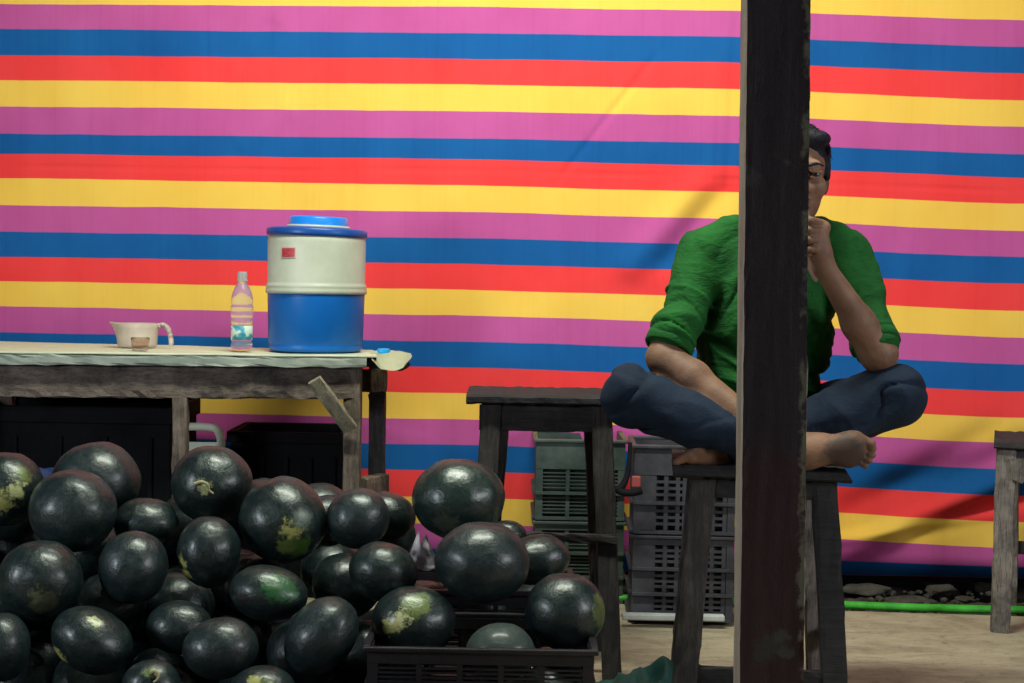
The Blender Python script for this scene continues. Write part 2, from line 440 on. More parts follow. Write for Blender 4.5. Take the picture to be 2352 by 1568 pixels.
obj('upper_body', lathe_bm(cc, [(.140,.174),(.151,.1745),(.1535,.178),(.1535,.186),(.1515,.190),(.1525,.194),(.1525,.199),(.150,.203),(.148,.21),(.1485,.33),(.1470,.345),(.143,.350)], 64), white, cr, True)
lid = obj('lid', lathe_bm(cc+Vector((0,0,.347)), [(.147,.0),(.1515,.002),(.1525,.008),(.1525,.019),(.150,.0235),(.145,.025),(.06,.030)], 64, tilt=tl), navy, cr, True)
obj('rim_ring', lathe_bm(cc+Vector((.004,0,.374)), [(.096,.0),(.0965,.004),(.093,.0075),(.08,.008)], 48, tilt=tl), white, lid, True)
bm = lathe_bm(cc+Vector((.004,0,.380)), [(.090,.0),(.0895,.003),(.0885,.022),(.086,.0265),(.079,.028),(.077,.0255),(.01,.025)], 48, tilt=tl)
obj('cap', bm, capm, lid, True)
bdg = M('red_badge', (.45,.03,.05), .4); n = N(bdg); v = n.coord((1,1,3.2))
n.color(n.mix(n.ramp(n.noise(v, 90, 3, .5), [(.5, (0,0,0)), (.75, (.35,)*3)]), (.45,.03,.05), (.7,.35,.33)))
def curved_patch(cc, r, a0, a1, z0, z1, th):
    bm = bmesh.new(); n = 10; A = []
    for i in range(n+1):
        a = a0+(a1-a0)*i/n
        A.append([bm.verts.new(cc+Vector((rr*math.sin(a), -rr*math.cos(a), z))) for rr, z in ((r, z0), (r+th, z0), (r+th, z1), (r, z1))])
    for i in range(n):
        for k in range(4): bm.faces.new((A[i][k], A[i+1][k], A[i+1][(k+1) % 4], A[i][(k+1) % 4]))
    bm.faces.new(A[0]); bm.faces.new(A[-1][::-1]); return bm
obj('badge_frame', curved_patch(cc, .1478, R(-36.5), R(-17), .280, .3125, .002), M('badge_rim', (.62,.36,.32), .4), cr)
obj('badge', curved_patch(cc, .1482, R(-35.2), R(-18.2), .2835, .309, .0025), bdg, cr)

# ------------------------------------------------------------------ bottle, jug, cup
bc = P(555, 800, 4.42); bc.z = ZT+.003
pet = M('clear_plastic', (.93,.92,.92), .12, .5, Transmission_Weight=.86, IOR=1.18)
n = N(pet); n.bump(n.noise(n.coord((1,1,1)), 60, 3, .6), .25, .004)
br = empty('plastic_bottle', bc, 'empty clear plastic bottle with a blue and white label beside the cooler', 'bottle')
pf = [(.010,.0),(.026,.002),(.0315,.008),(.0325,.018),(.030,.03),(.0312,.034),(.0312,.076),(.0305,.080),(.033,.084),(.0335,.092),(.0305,.098),(.033,.104),(.0335,.112),(.0305,.118),(.033,.124),
      (.0335,.133),(.031,.139),(.0325,.146),(.032,.158),(.0285,.174),(.022,.190),(.0155,.200),(.0125,.206),(.0125,.212)]
obj('body', lathe_bm(bc, pf, 36), pet, br, True)
lb = M('bottle_label', (.6,.7,.65), .45); n = N(lb); v = n.coord((1,1,1.4))
n.color(n.ramp(n.noise(v, 26, 2, .5), [(.40, (.03,.24,.38)), (.47, (.10,.42,.50)), (.5, (.55,.68,.58)), (.62, (.66,.74,.64))], 'LINEAR'))
bm = lathe_bm(bc, [(.0310,.0345),(.0320,.035),(.0320,.076),(.0310,.0765)], 36); obj('label', bm, lb, br, True)
bm = lathe_bm(bc, [(.0125,.208),(.0160,.2085),(.0160,.212),(.0135,.2125),(.0135,.234),(.0135,.237),(.003,.2375)], 28)
for i in range(20):
    a = i/20*2*math.pi; add_box(bm, bc+Vector((.0135*math.cos(a), .0135*math.sin(a), .223)), (.0014,.0014,.020))
obj('cap', bm, M('clear_cap', (.66,.69,.70), .3, .5, Transmission_Weight=.55, IOR=1.3), br)

jc = P(315, 797, 4.56); jc.z = ZT+.003
jug_m = M('milky_plastic', (.72,.66,.56), .35, .5, Transmission_Weight=.45, IOR=1.15)
n = N(jug_m); n.color(n.ramp(n.noise(n.coord(), 12, 4, .6), [(.35, (.66,.55,.48)), (.65, (.84,.76,.68))]))
jr = empty('measuring_jug', jc, 'milky white plastic jug with its spout to the left on the table', 'jug')
bm = bmesh.new(); rings = []
prof = [(.045,.0),(.058,.002),(.060,.01),(.062,.035),(.065,.060),(.068,.0725),(.0665,.0735),(.063,.060),(.058,.012),(.01,.008)]
for (r, z) in prof:
    ring = []
    for k in range(48):
        a = 2*math.pi*k/48; rr = r
        da = abs(((a-math.pi+math.pi) % (2*math.pi))-math.pi)
        if z > .03: rr += .020*math.exp(-(da/.28)**2)*((z-.03)/.043)**2
        ring.append(bm.verts.new(jc+Vector((rr*math.cos(a), rr*math.sin(a), z+(.003*math.exp(-(da/.3)**2) if z > .06 else 0)))))
    rings.append(ring)
for i in range(len(rings)-1):
    for k in range(48): bm.faces.new((rings[i][k], rings[i][(k+1) % 48], rings[i+1][(k+1) % 48], rings[i+1][k]))
bm.faces.new(rings[0][::-1]); bm.faces.new(rings[-1]); obj('body', bm, jug_m, jr, True)
bm = bmesh.new(); hp = smooth_path([jc+Vector(p) for p in ((.064,0,.066),(.080,0,.070),(.094,0,.060),(.102,0,.040),(.105,0,.018),(.105,0,.004))], 5)
for k in range(len(hp)-1):
    a, b = hp[k], hp[k+1]; d = (b-a).normalized(); nn = Vector((-d.z, 0, d.x))
    wa = .0055+.0025*math.exp(-k/5)
    pts = [a-nn*wa+Vector((0,-.010,0)), a+nn*wa+Vector((0,-.010,0)), a+nn*wa+Vector((0,.010,0)), a-nn*wa+Vector((0,.010,0)),
           b-nn*wa+Vector((0,-.010,0)), b+nn*wa+Vector((0,-.010,0)), b+nn*wa+Vector((0,.010,0)), b-nn*wa+Vector((0,.010,0))]
    add_hull(bm, pts)
bmesh.ops.remove_doubles(bm, verts=bm.verts, dist=.002)
obj('handle', bm, jug_m, jr, True)
gc = P(322, 800, 4.36); gc.z = ZT+.003
gm = M('brown_glass', (.80,.62,.52), .12, .5, Transmission_Weight=.88, IOR=1.2)
grt = empty('small_glass', gc, 'small low brownish glass in front of the milky jug', 'glass')
obj('body', lathe_bm(gc, [(.008,.0),(.022,.001),(.024,.004),(.027,.030),(.0275,.038),(.026,.038),(.0245,.028),(.021,.008),(.006,.006)], 32), gm, grt, True)
obj('residue', lathe_bm(gc, [(.005,.0068),(.0195,.0075),(.0205,.011),(.018,.012),(.004,.0115)], 28), M('tea_residue', (.16,.07,.04), .5), grt, True)

# ------------------------------------------------------------------ things stored under the table
blackp = mottled('black_plastic', (.003,.003,.004), (.007,.007,.009), .8, 9, .15, bump=.3)
def tub(name, x0, x1, ytop, Yf, depth, label, mat, lip=.02, curved=.0):
    a, b = P(x0, ytop, Yf), P(x1, ytop, Yf); zt = (a.z+b.z)/2; cx = (a.x+b.x)/2; wd = (b.x-a.x)
    r = empty(name, (cx, Yf+depth/2, 0), label, 'box')
    bm = bmesh.new(); th = .012; cy = Yf+depth/2
    for (c, s_) in (((cx, Yf+th/2, zt/2), (wd-.02, th, zt-.002)), ((cx, Yf+depth-th/2, zt/2), (wd-.02, th, zt-.002)),
                    ((cx-wd/2+.01+th/2, cy, zt/2), (th, depth-2*th-.002, zt-.004)), ((cx+wd/2-.01-th/2, cy, zt/2), (th, depth-2*th-.002, zt-.004)), ((cx, cy, .015), (wd-.05, depth-.03, .012))):
        add_box(bm, c, s_, .002)
    obj('body', bm, mat, r)
    bm = bmesh.new()
    for (c, s_) in (((cx, Yf-.006, zt-lip/2), (wd, .012, lip)), ((cx, Yf+depth+.006, zt-lip/2), (wd, .012, lip)),
                    ((cx-wd/2+.003, cy, zt-lip/2), (.012, depth-.002, lip)), ((cx+wd/2-.003, cy, zt-lip/2), (.012, depth-.002, lip))):
        add_box(bm, c, s_, .003)
    obj('rim', bm, mat, r)
    bm = bmesh.new()
    for i in range(5): add_box(bm, (cx-wd/2+wd*(i+.5)/5, Yf-.004, zt*.45), (.014, .008, zt*.8), .002)
    obj('rib', bm, mat, r)
    return r
tub('storage_box', 522, 795, 992, 4.62, .3, 'black box behind the front right table leg, under the tabletop', blackp, .035)
tub('storage_box', -120, 398, 932, 4.46, .38, 'large black box filling the left half beneath the table', blackp, .05)
tarp_b = mottled('blue_tarp', (.004,.015,.07), (.008,.03,.13), .7, 9, bump=.5, bscale=30, bd=.01)
bm = bmesh.new(); bmesh.ops.create_icosphere(bm, subdivisions=5, radius=1)
tb = P(60, 1085, 4.28); tb.z = .12
for v in bm.verts:
    d = 1+.22*noise.noise(v.co*1.6)+.10*noise.noise(v.co*4+Vector((3, 0, 0)))-.06*abs(noise.noise(v.co*7))
    x, y, z = v.co*d; v.co = Vector((tb.x+x*.25, tb.y+y*.11, max(.001, .215+z*.235)))
props(obj('tarpaulin_bundle', bm, tarp_b, smooth=True, origin=(tb.x, tb.y, 0)), 'bundled dark blue tarpaulin under the left part of the table', 'tarpaulin')

# white plastic chair seen under the table
cw = mottled('white_chair_plastic', (.74,.78,.62), (.84,.86,.70), .4, 5, bump=.05)
Yc = 4.52; chl, chr_ = P(300, 1000, Yc).x, P(507, 1000, Yc).x; ccx = (chl+chr_)/2; ztop = P(470, 972, Yc).z
ch = empty('plastic_chair', (ccx, Yc+.1, 0), 'white plastic chair with an open slot in its back, under the table', 'chair')
bm = bmesh.new(); hw = (chr_-chl)/2
def arch(z0, off=0): 
    return [(ccx-hw-.006, Yc, z0), (ccx-hw-.002, Yc, ztop-.07), (ccx-hw+.006, Yc, ztop-.028), (ccx-hw+.030, Yc, ztop-.012), (ccx, Yc, ztop-.011),
            (ccx+hw-.030, Yc, ztop-.012), (ccx+hw-.006, Yc, ztop-.028), (ccx+hw+.002, Yc, ztop-.07), (ccx+hw+.006, Yc, z0)]
add_tube(bm, smooth_path(arch(.36), 5), .0125, 12)
obj('back_frame', bm, cw, ch, True)
bm = bmesh.new(); add_box(bm, (ccx, Yc+.002, ztop-.155), (hw*2-.02, .010, .195), .003); obj('back_panel', bm, cw, ch)
bm = bmesh.new(); add_box(bm, (ccx, Yc+.17, .36), (hw*2+.05, .30, .02), .008); obj('seat', bm, cw, ch)
for sx in (-1, 1):
    for yy in (Yc+.03, Yc+.29):
        bm = bmesh.new(); add_tube(bm, [(ccx+sx*(hw+.01), yy, .352), (ccx+sx*(hw+.025), yy, 0)], [.018, .013], 10); obj('leg', bm, cw, ch, True)

# ------------------------------------------------------------------ slatted plastic crates
def crate(name, x0, x1, ztop, zbot, Yf, depth, yaw, mat, label, rows, band, holes, cat='crate', group=None, th=.008, mull=3, liner=None):
    wd = x1-x0; hgt = ztop-zbot; piv = Vector((x0, Yf, zbot)); rot = Matrix.Rotation(yaw, 3, 'Z')
    r = empty(name, piv + rot @ Vector((wd/2, depth/2, 0)), label, cat, group)
    def T(x, y, z): return piv + rot @ Vector((x, y, z))
    def bx(bm, c, s_, bev=0): add_box(bm, T(*c), s_, bev, rot)
    faces = [('front', wd, lambda u, v, o=0: (u, 0+o, v), 0), ('back', wd, lambda u, v, o=0: (u, depth-o, v), 0),
             ('left', depth, lambda u, v, o=0: (0+o, u, v), 1), ('right', depth, lambda u, v, o=0: (wd-o, u, v), 1)]
    for fn, L, mp, side in faces:
        bm = bmesh.new()
        e0 = th if side else 0
        def pl(u0, u1, v0, v1, t=th, o=0):
            c = mp((u0+u1)/2, (v0+v1)/2, t/2+o); sz = (u1-u0, t, v1-v0) if not side else (t, u1-u0, v1-v0)
            bx(bm, c, sz)
        a0, a1 = e0+.001, L-e0-.001
        pl(a0, a1, hgt-band, hgt-.012, th)                    # top band
        pl(a0, a0+.022, .006, hgt-band-.0005, th*.8, .001); pl(a1-.022, a1, .006, hgt-band-.0005, th*.8, .001)
        zs = np.linspace(.0, hgt-band, rows+1)
        for i, z in enumerate(zs[:-1]):
            pl(a0-.0005, a1+.0005, z, z+.008, th+.012, -.010)
        for i in range(rows):
            z0, z1 = zs[i]+.009, zs[i+1]-.001
            for m_ in range(1, mull+1):
                u = a0+.022+(a1-a0-.044)*m_/(mull+1); pl(u-.006, u+.006, z0, z1, th*.6, .002)
            if holes:
                nn = holes; u0, u1 = a0+.06, a1-.03
                for k in range(1, 4): zz_ = z0+(z1-z0)*k/4; pl(u0, u1, zz_-.004, zz_+.004, th*.4, .003)
                for k in range(nn+1): u = u0+(u1-u0)*k/nn; pl(u-.006, u+.006, z0, z1, th*.45, .0025)
            else:
                for k in range(1, 6): zz_ = z0+(z1-z0)*k/6; pl(a0+.022, a1-.022, zz_-.002, zz_+.002, th*.35, .003)
        if holes: pl(a0+.022, a0+.062, .01, hgt-band-.001, th*.5, .0012)
        obj('side_panel', bm, mat, r)
    bm = bmesh.new()
    for (u, vv, sx, sy) in ((wd/2, -.001, wd+.016, .016), (wd/2, depth+.001, wd+.016, .016), (-.001, depth/2, .016, depth-.016), (wd+.001, depth/2, .016, depth-.016)):
        bx(bm, (u, vv, hgt-.006), (sx, sy, .011), .003)
    obj('rim', bm, mat, r)
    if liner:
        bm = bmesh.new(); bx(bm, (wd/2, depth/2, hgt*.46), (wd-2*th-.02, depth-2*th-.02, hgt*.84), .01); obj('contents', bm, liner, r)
    bm = bmesh.new(); bx(bm, (wd/2, depth/2, .004), (wd-2*th-.004, depth-2*th-.004, .006)); obj('base', bm, mat, r)
    return r
crA = mottled('grey_green_plastic', (.030,.048,.043), (.070,.094,.085), .45, 12, bump=.2)
crB = mottled('grey_plastic', (.026,.026,.035), (.058,.058,.070), .5, 12, bump=.2)
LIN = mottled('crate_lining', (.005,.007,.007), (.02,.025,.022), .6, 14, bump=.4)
G_ = 'plastic fruit crates stacked behind the stools'
YA = 4.62; xa0, xa1 = P(1230, 1100, YA).x, P(1436, 1100, YA).x; zA = P(1300, 1008, YA).z; mid = zA*.5
crate('fruit_crate', xa0, xa1, zA, mid+.004, YA, .32, 0, crA, 'upper grey-green slatted crate seen between the legs of the empty stool', 2, .095, 0, group=G_, mull=2, liner=LIN)
crate('fruit_crate', xa0, xa1, mid, .001, YA, .32, 0, crA, 'lower grey-green slatted crate behind the watermelons and the empty stool', 3, .03, 0, group=G_, mull=2, liner=LIN)
YB = 4.34; xb0, xb1 = P(1456, 1100, YB).x, P(1690, 1100, YB).x; zB = P(1520, 1021, YB).z; mid = zB*.5
crate('fruit_crate', xb0, xb1, zB, mid+.004, YB, .26, R(-2), crB, 'upper grey crate with punched holes between the two timber stools', 2, .09, 6, group=G_, mull=1, liner=LIN)
crate('fruit_crate', xb0, xb1, mid, .012, YB, .26, R(-2), crB, 'lower grey crate with punched holes, its foot on the beige floor', 3, .03, 6, group=G_, mull=1, liner=LIN)
bm = bmesh.new(); add_box(bm, P(1530, 1418, 4.30)+Vector((.02,0,.002)), (.30, .03, .018), .004)
wstrip = obj('plank', bm, mottled('whitewashed_wood', (.30,.32,.32), (.5,.52,.5), .6, 12), origin=P(1530, 1418, 4.30))
props(wstrip, 'thin pale batten on the floor under the grey crates', 'batten')
# hanging strap
sk = P(1448, 1018, 4.28); bm = bmesh.new()
pp = smooth_path([P(1447, 1016, 4.30), P(1446, 1050, 4.29), P(1442, 1085, 4.28), P(1432, 1112, 4.27), P(1418, 1126, 4.265)], 5)
add_tube(bm, pp, [.006+.008*(i/len(pp))**2 for i in range(len(pp))], 8)
add_tube(bm, smooth_path([P(1414, 1122, 4.265), P(1432, 1131, 4.26), P(1455, 1131, 4.26), P(1474, 1126, 4.262)], 5), .011, 8)
st_o = obj('hanging_strap', bm, blackp, smooth=True, origin=sk)
props(st_o, 'black curved strap with a small red patch hanging against the grey crates', 'strap')
bm = bmesh.new(); add_box(bm, P(1461, 1106, 4.272), (.026, .012, .034), .004); obj('red_patch', bm, M('faded_red', (.28,.05,.045), .6), st_o)

# ------------------------------------------------------------------ stools
def stool(label, zs, seat, thick, tops, bots, leg_w, aprons, rails, m_seat, m_apron, m_legs, seed=0, chipped=False):
    (sx0, sx1, sy0, sy1) = seat
    c = Vector(((sx0+sx1)/2, (sy0+sy1)/2, 0))
    r = empty('wooden_stool', c, label, 'stool', 'wooden stools')
    bm = beam_bm((sx0, (sy0+sy1)/2, zs-thick/2), (sx1, (sy0+sy1)/2, zs-thick/2), thick, sy1-sy0, side=Vector((0,0,1)), segs=26, rough=.0022, seed=seed)
    if chipped:
        for v in bm.verts:
            if v.co.x > sx1-.03 and v.co.z > zs-thick*.6: v.co.x -= .018*(1+noise.noise(v.co*60))
    obj('seat', bm, m_seat, r)
    for i in range(4):
        obj('leg', beam_bm(bots[i], tops[i], leg_w*.95, leg_w*.8, w2=leg_w, segs=12, seed=seed+i+1, rough=.003, flat=True), m_legs[i], r)
    for i, (a, b, hh, dd) in enumerate(aprons): obj('apron', beam_bm(a, b, hh, dd, side=Vector((0,0,1)), seed=seed+9+i, segs=12), m_apron, r)
    for i, (a, b, hh, dd) in enumerate(rails): obj('rail', beam_bm(a, b, hh, dd, side=Vector((0,0,1)), seed=seed+15+i, segs=12), m_apron if not isinstance(hh, tuple) else m_seat, r)
    return r
# occupied stool
ZS = P(1750, 1071, 3.33).z; y0, y1 = 3.33, 3.67
X = lambda px, Y=3.36: P(px, 1150, Y).x
tz = ZS-.033
T4 = [(X(1612), 3.375, tz), (X(1885), 3.375, tz), (X(1612), 3.625, tz), (X(1885), 3.625, tz)]
B4 = [(X(1570), 3.33, 0), (X(1924), 3.33, 0), (X(1575), 3.64, 0), (X(1916), 3.64, 0)]
ms = stool('dark timber stool with a chipped seat, the one the man sits on', ZS, (X(1545, 3.33), X(1950, 3.33), y0, y1), .031, T4, B4, .058,
      [((X(1594), 3.365, tz-.021), (X(1905), 3.365, tz-.021), .042, .022), ((X(1594), 3.64, tz-.021), (X(1895), 3.64, tz-.021), .042, .022),
       ((T4[0][0]-.02, 3.39, tz-.021), (T4[2][0]-.012, 3.61, tz-.021), .04, .022), ((T4[1][0]+.015, 3.39, tz-.021), (T4[1][0]+.008, 3.61, tz-.021), .04, .022)],
      [((X(1590), 3.335, .115), (X(1905), 3.335, .115), .05, .022), ((B4[1][0]-.015, 3.36, .16), (B4[3][0]+.012, 3.60, .16), .045, .022),
       ((B4[0][0]+.01, 3.36, .16), (B4[2][0]+.02, 3.60, .16), .045, .022)],
      W_BLACK, W_BLACK, [W_DARK_V, W_BLACK, W_DARK_V, W_GREY_V], 30, True)  # rear right leg in paler timber: its lit look is put into the colour
th_ = -R(5.5); c0 = Vector((X(1545, 3.33), 3.33, 0)); rm_ = Matrix.Rotation(th_, 3, 'Z')
ms.location = c0 + rm_ @ (ms.location-c0); ms.rotation_euler = (0, 0, th_)
# empty stool
YS = 3.72; ZS2 = P(1250, 908, YS).z; X2 = lambda px, Y=3.74: P(px, 1000, Y).x; tz2 = ZS2-.028
T4 = [(X2(1128), YS+.04, tz2), (X2(1381), YS+.04, tz2), (X2(1150), YS+.27, tz2), (X2(1372), YS+.27, tz2)]
B4 = [(X2(1100), YS, 0), (X2(1416), YS, 0), (X2(1110), YS+.30, 0), (X2(1408), YS+.30, 0)]
zr = P(1320, 1233, YS).z
stool('taller dark timber stool standing empty beside the man, behind the watermelons', ZS2, (X2(1069, 3.72), X2(1424, 3.72), YS, YS+.33), .026, T4, B4, .052,
      [((X2(1100), YS+.035, tz2-.033), (X2(1402), YS+.035, tz2-.033), .066, .024), ((X2(1120), YS+.29, tz2-.033), (X2(1398), YS+.29, tz2-.033), .066, .024),
       ((X2(1122), YS+.05, tz2-.033), (X2(1140), YS+.27, tz2-.033), .06, .02), ((X2(1388), YS+.05, tz2-.033), (X2(1378), YS+.27, tz2-.033), .06, .02)],
      [((X2(1112), YS+.0, zr), (X2(1422), YS+.0, zr-.003), .022, .022), ((X2(1400), YS+.02, .30), (X2(1395), YS+.27, .30), .03, .022)],
      W_BLACK, W_DARK, [W_DARK_V]*4, 50)
# stool at the right border
YR = 4.33; ZS3 = P(2320, 1012, YR).z; X3 = lambda px, Y=4.33: P(px, 1100, Y).x; tz3 = ZS3-.027
T4 = [(X3(2309), YR+.03, tz3), (X3(2309)+.30, YR+.03, tz3), (X3(2309)+.01, YR+.30, tz3), (X3(2309)+.29, YR+.30, tz3)]
B4 = [(X3(2307), YR, 0), (X3(2309)+.33, YR, 0), (X3(2309)+.02, YR+.33, 0), (X3(2309)+.33, YR+.33, 0)]
rs = stool('grey-legged timber stool cut off by the right border of the photo', ZS3, (X3(2281), X3(2281)+.40, YR-.01, YR+.35), .026, T4, B4, .058,
      [((X3(2322)+.01, YR+.02, tz3-.032), (X3(2309)+.29, YR+.02, tz3-.032), .06, .024), ((X3(2322), YR+.31, tz3-.032), (X3(2309)+.29, YR+.31, tz3-.032), .06, .024),
       ((X3(2309)+.005, YR+.06, tz3-.03), (X3(2309)+.012, YR+.28, tz3-.03), .055, .02), ((X3(2309)+.30, YR+.06, tz3-.03), (X3(2309)+.30, YR+.28, tz3-.03), .055, .02)],
      [((X3(2309)+.02, YR+.32, .2), (X3(2309)+.30, YR+.32, .2), .04, .022)], W_DARK, W_DARK, [W_GREY_V]*4, 70)
bm = bmesh.new(); yy = YR+.0
a = [P(2318, 1052, yy), P(2375, 1052, yy), P(2345, 1108, yy), P(2322, 1098, yy)]
vf = [bm.verts.new(p+Vector((0,-.008,0))) for p in a]; vb = [bm.verts.new(p+Vector((0,.012,0))) for p in a]
bm.faces.new(vf); bm.faces.new(vb[::-1])
for i in range(4): bm.faces.new((vf[i], vb[i], vb[(i+1) % 4], vf[(i+1) % 4]))
obj('corner_brace', bm, W_GREY_V, rs)
th_ = -math.atan2(X3(2290), YR); c0 = Vector((X3(2290), YR, 0)); rm_ = Matrix.Rotation(th_, 3, 'Z')
rs.location = c0 + rm_ @ (rs.location-c0); rs.rotation_euler = (0, 0, th_)

# ------------------------------------------------------------------ watermelons
def rind(name, patches=(), tint=(.003,.0075,.009), tint2=(.009,.016,.020), rough=.35):
    m = M(name, tint, rough, .5); n = N(m); v = n.coord(rnd=True); vo = n.coord()
    base = n.ramp(n.noise(v, 2.2, 6, .65, .5), [(.3, tint), (.7, tint2)])
    sp = n.noise(v, 16, 6, .8); base = n.mix(n.ramp(sp, [(.60, (0,0,0)), (.80, (.35,)*3)]), base, (.05,.06,.045))
    dk = n.noise(v, 7, 5, .7, 1.5); base = n.mix(n.ramp(dk, [(.56, (0,0,0)), (.72, (.8,)*3)]), base, (.006,.009,.008))
    stv = n.noise(n.coord((3.2, 3.2, .5), rnd=True), 5, 4, .6, .8); base = n.mix(n.ramp(stv, [(.5, (0,0,0)), (.66, (.6,)*3)]), base, (.012,.030,.018))
    scr = n.noise(n.coord((1, 3, 9), rnd=True), 6, 3, .5, 2.5); base = n.mix(n.ramp(scr, [(.70, (0,0,0)), (.73, (.5,)*3)]), base, (.12,.12,.07))
    wobn = n.new('TexNoise'); wobn.inputs['Scale'].default_value = 4.5; wobn.inputs['Detail'].default_value = 6; wobn.inputs['Roughness'].default_value = .7
    n.link(vo, wobn.inputs['Vector'])
    ma = n.new('VectorMath', operation='MULTIPLY_ADD'); ma.inputs[1].default_value = (.9,.9,.9); n.link(wobn.outputs['Color'], ma.inputs[0]); n.link(vo, ma.inputs[2])
    for (d, r, colr) in patches:
        d = Vector(d).normalized()+Vector((.45,.45,.45))
        dist = n.new('VectorMath', operation='DISTANCE'); n.link(ma.outputs[0], dist.inputs[0]); dist.inputs[1].default_value = d
        f = n.ramp(dist.outputs['Value'], [(max(0, r-.10), (1,1,1)), (r+.03, (0,0,0))])
        base = n.mix(f, base, colr)
    n.color(base)
    rg = n.ramp(n.noise(v, 5, 5, .7), [(.3, (rough-.09,)*3), (.7, (rough+.16,)*3)]); n.rough(rg)
    b1 = n.bump(n.noise(v, 3.5, 5, .6), .14, .03); n.bump(sp, .12, .005, b1)
    n.b.inputs['Specular IOR Level'].default_value = .5; n.b.inputs['Coat Weight'].default_value = .28; n.b.inputs['Coat Roughness'].default_value = .24; n.b.inputs['Coat Tint'].default_value = (.82,1,.95,1)
    return m
YEL, OLV, GRN, PAL = (.34,.32,.10), (.10,.13,.03), (.015,.075,.022), (.42,.42,.20)
RIND = rind('rind_dark'); RIND2 = rind('rind_grey', tint=(.004,.009,.012), tint2=(.013,.021,.027), rough=.38)
DULL = rind('rind_dull', tint=(.018,.028,.027), tint2=(.03,.042,.038), rough=.62)
bases = []
for s_ in range(5):
    bm = bmesh.new(); bmesh.ops.create_uvsphere(bm, u_segments=48, v_segments=32, radius=1)
    for v in bm.verts:
        th = math.atan2(v.co.y, v.co.x); rr = math.hypot(v.co.x, v.co.y)
        d = 1+.030*noise.noise(v.co*1.3+Vector((s_*7, 0, 0)))+.012*noise.noise(v.co*3.2+Vector((s_, 4, 0)))+.007*math.cos(th*10)*rr
        if v.co.z > .93: d -= .035*(v.co.z-.93)/.07
        v.co *= d
    me = bpy.data.meshes.new('watermelon'); bm.to_mesh(me); bm.free()
    me.polygons.foreach_set('use_smooth', [True]*len(me.polygons)); me.materials.append(RIND); bases.append(me)
stem_m = mottled('dry_stem', (.22,.20,.10), (.40,.36,.20), .8, 20)
GM = 'black-green watermelons heaped in a pile'
# px, py, rx, ry, tilt, depth, kind, label, stem
ML = [
 (12,1122,90,86,0,3.50,'y1','pale-patched watermelon cut off by the left border, at the top of the pile',0),
 (220,1106,102,93,-8,3.60,'g','large watermelon at the top left of the pile, behind its pale-scuffed neighbour',0),
 (168,1172,100,95,15,3.42,'g','big watermelon overlapping the lower left of the pile\'s topmost left fruit',0),
 (335,1202,76,60,0,3.48,'d','half hidden watermelon in the dip between the two left-hand peaks',0),
 (487,1112,92,92,0,3.54,'s','watermelon with a pale curled scar, right below the white chair',1),
 (650,1193,100,101,-25,3.42,'y2','large watermelon with yellow and green blotches low on its right side',0),
 (752,1195,60,60,0,3.62,'d','small piece of a watermelon showing behind the blotched one, under the table leg',0),
 (822,1190,74,70,-20,3.42,'g','watermelon with a broad pale sheen just left of the tallest right-hand fruit',0),
 (890,1183,66,54,12,3.56,'d','dark end of a watermelon wedged left of the tallest right-hand fruit',0),
 (1053,1146,106,96,0,3.46,'t','biggest watermelon, highest of the right half, in front of the empty stool\'s left leg',0),
 (1108,1290,110,94,0,3.24,'g','very large grey-sheened watermelon below the highest one of the right half',0),
 (1232,1285,78,58,-12,3.42,'d','watermelon peeping out behind the right shoulder of the very large grey one',0),
 (1165,1228,44,34,0,3.60,'d','sliver of watermelon behind the tallest right-hand fruit, against the cloth',0),
 (880,1312,80,68,10,3.28,'d','medium watermelon left of the very large grey-sheened one',0),
 (950,1428,97,84,0,3.20,'y3','watermelon with a yellow scar across its front, at the left end of the black crate',0),
 (1298,1403,93,89,0,3.22,'e','olive-edged watermelon at the right end of the black crate',0),
 (1150,1496,80,66,0,3.16,'m','dull matt watermelon low in the middle of the black crate',0),
 (738,1460,76,100,38,3.12,'g','tilted oval watermelon just left of the black crate',0),
 (617,1362,91,64,8,3.22,'n','flattish green-tinged watermelon under the yellow-blotched one',0),
 (480,1266,72,84,0,3.34,'s2','watermelon with small pale scuffs on its left edge, below the scarred top one',0),
 (307,1302,80,84,20,3.30,'g','watermelon with a strong white gleam on top, in the middle of the left half',0),
 (92,1331,97,92,0,3.24,'w','big watermelon at the left with muddy specks on its lower right',0),
 (4,1486,64,80,0,3.10,'g','watermelon cut off by the left border, near the bottom corner',0),
 (212,1470,98,72,25,3.14,'y4','oblong watermelon with a yellow spot at its top, bottom left',0),
 (412,1440,76,62,0,3.24,'d','watermelon half hidden behind the round one at the bottom of the left half',0),
 (507,1488,88,71,-10,3.08,'g','round watermelon in front of its half hidden neighbour, bottom centre left',0),
 (348,1572,68,58,0,3.02,'c','watermelon with a curled dry stem, cut off by the bottom border',2),
 (604,1590,78,62,0,3.00,'y5','pale-streaked watermelon cut off by the bottom border, centre left',0),
 (1140,1590,70,66,0,3.16,'d','watermelon seen through the bars in the middle of the black crate',0),
]
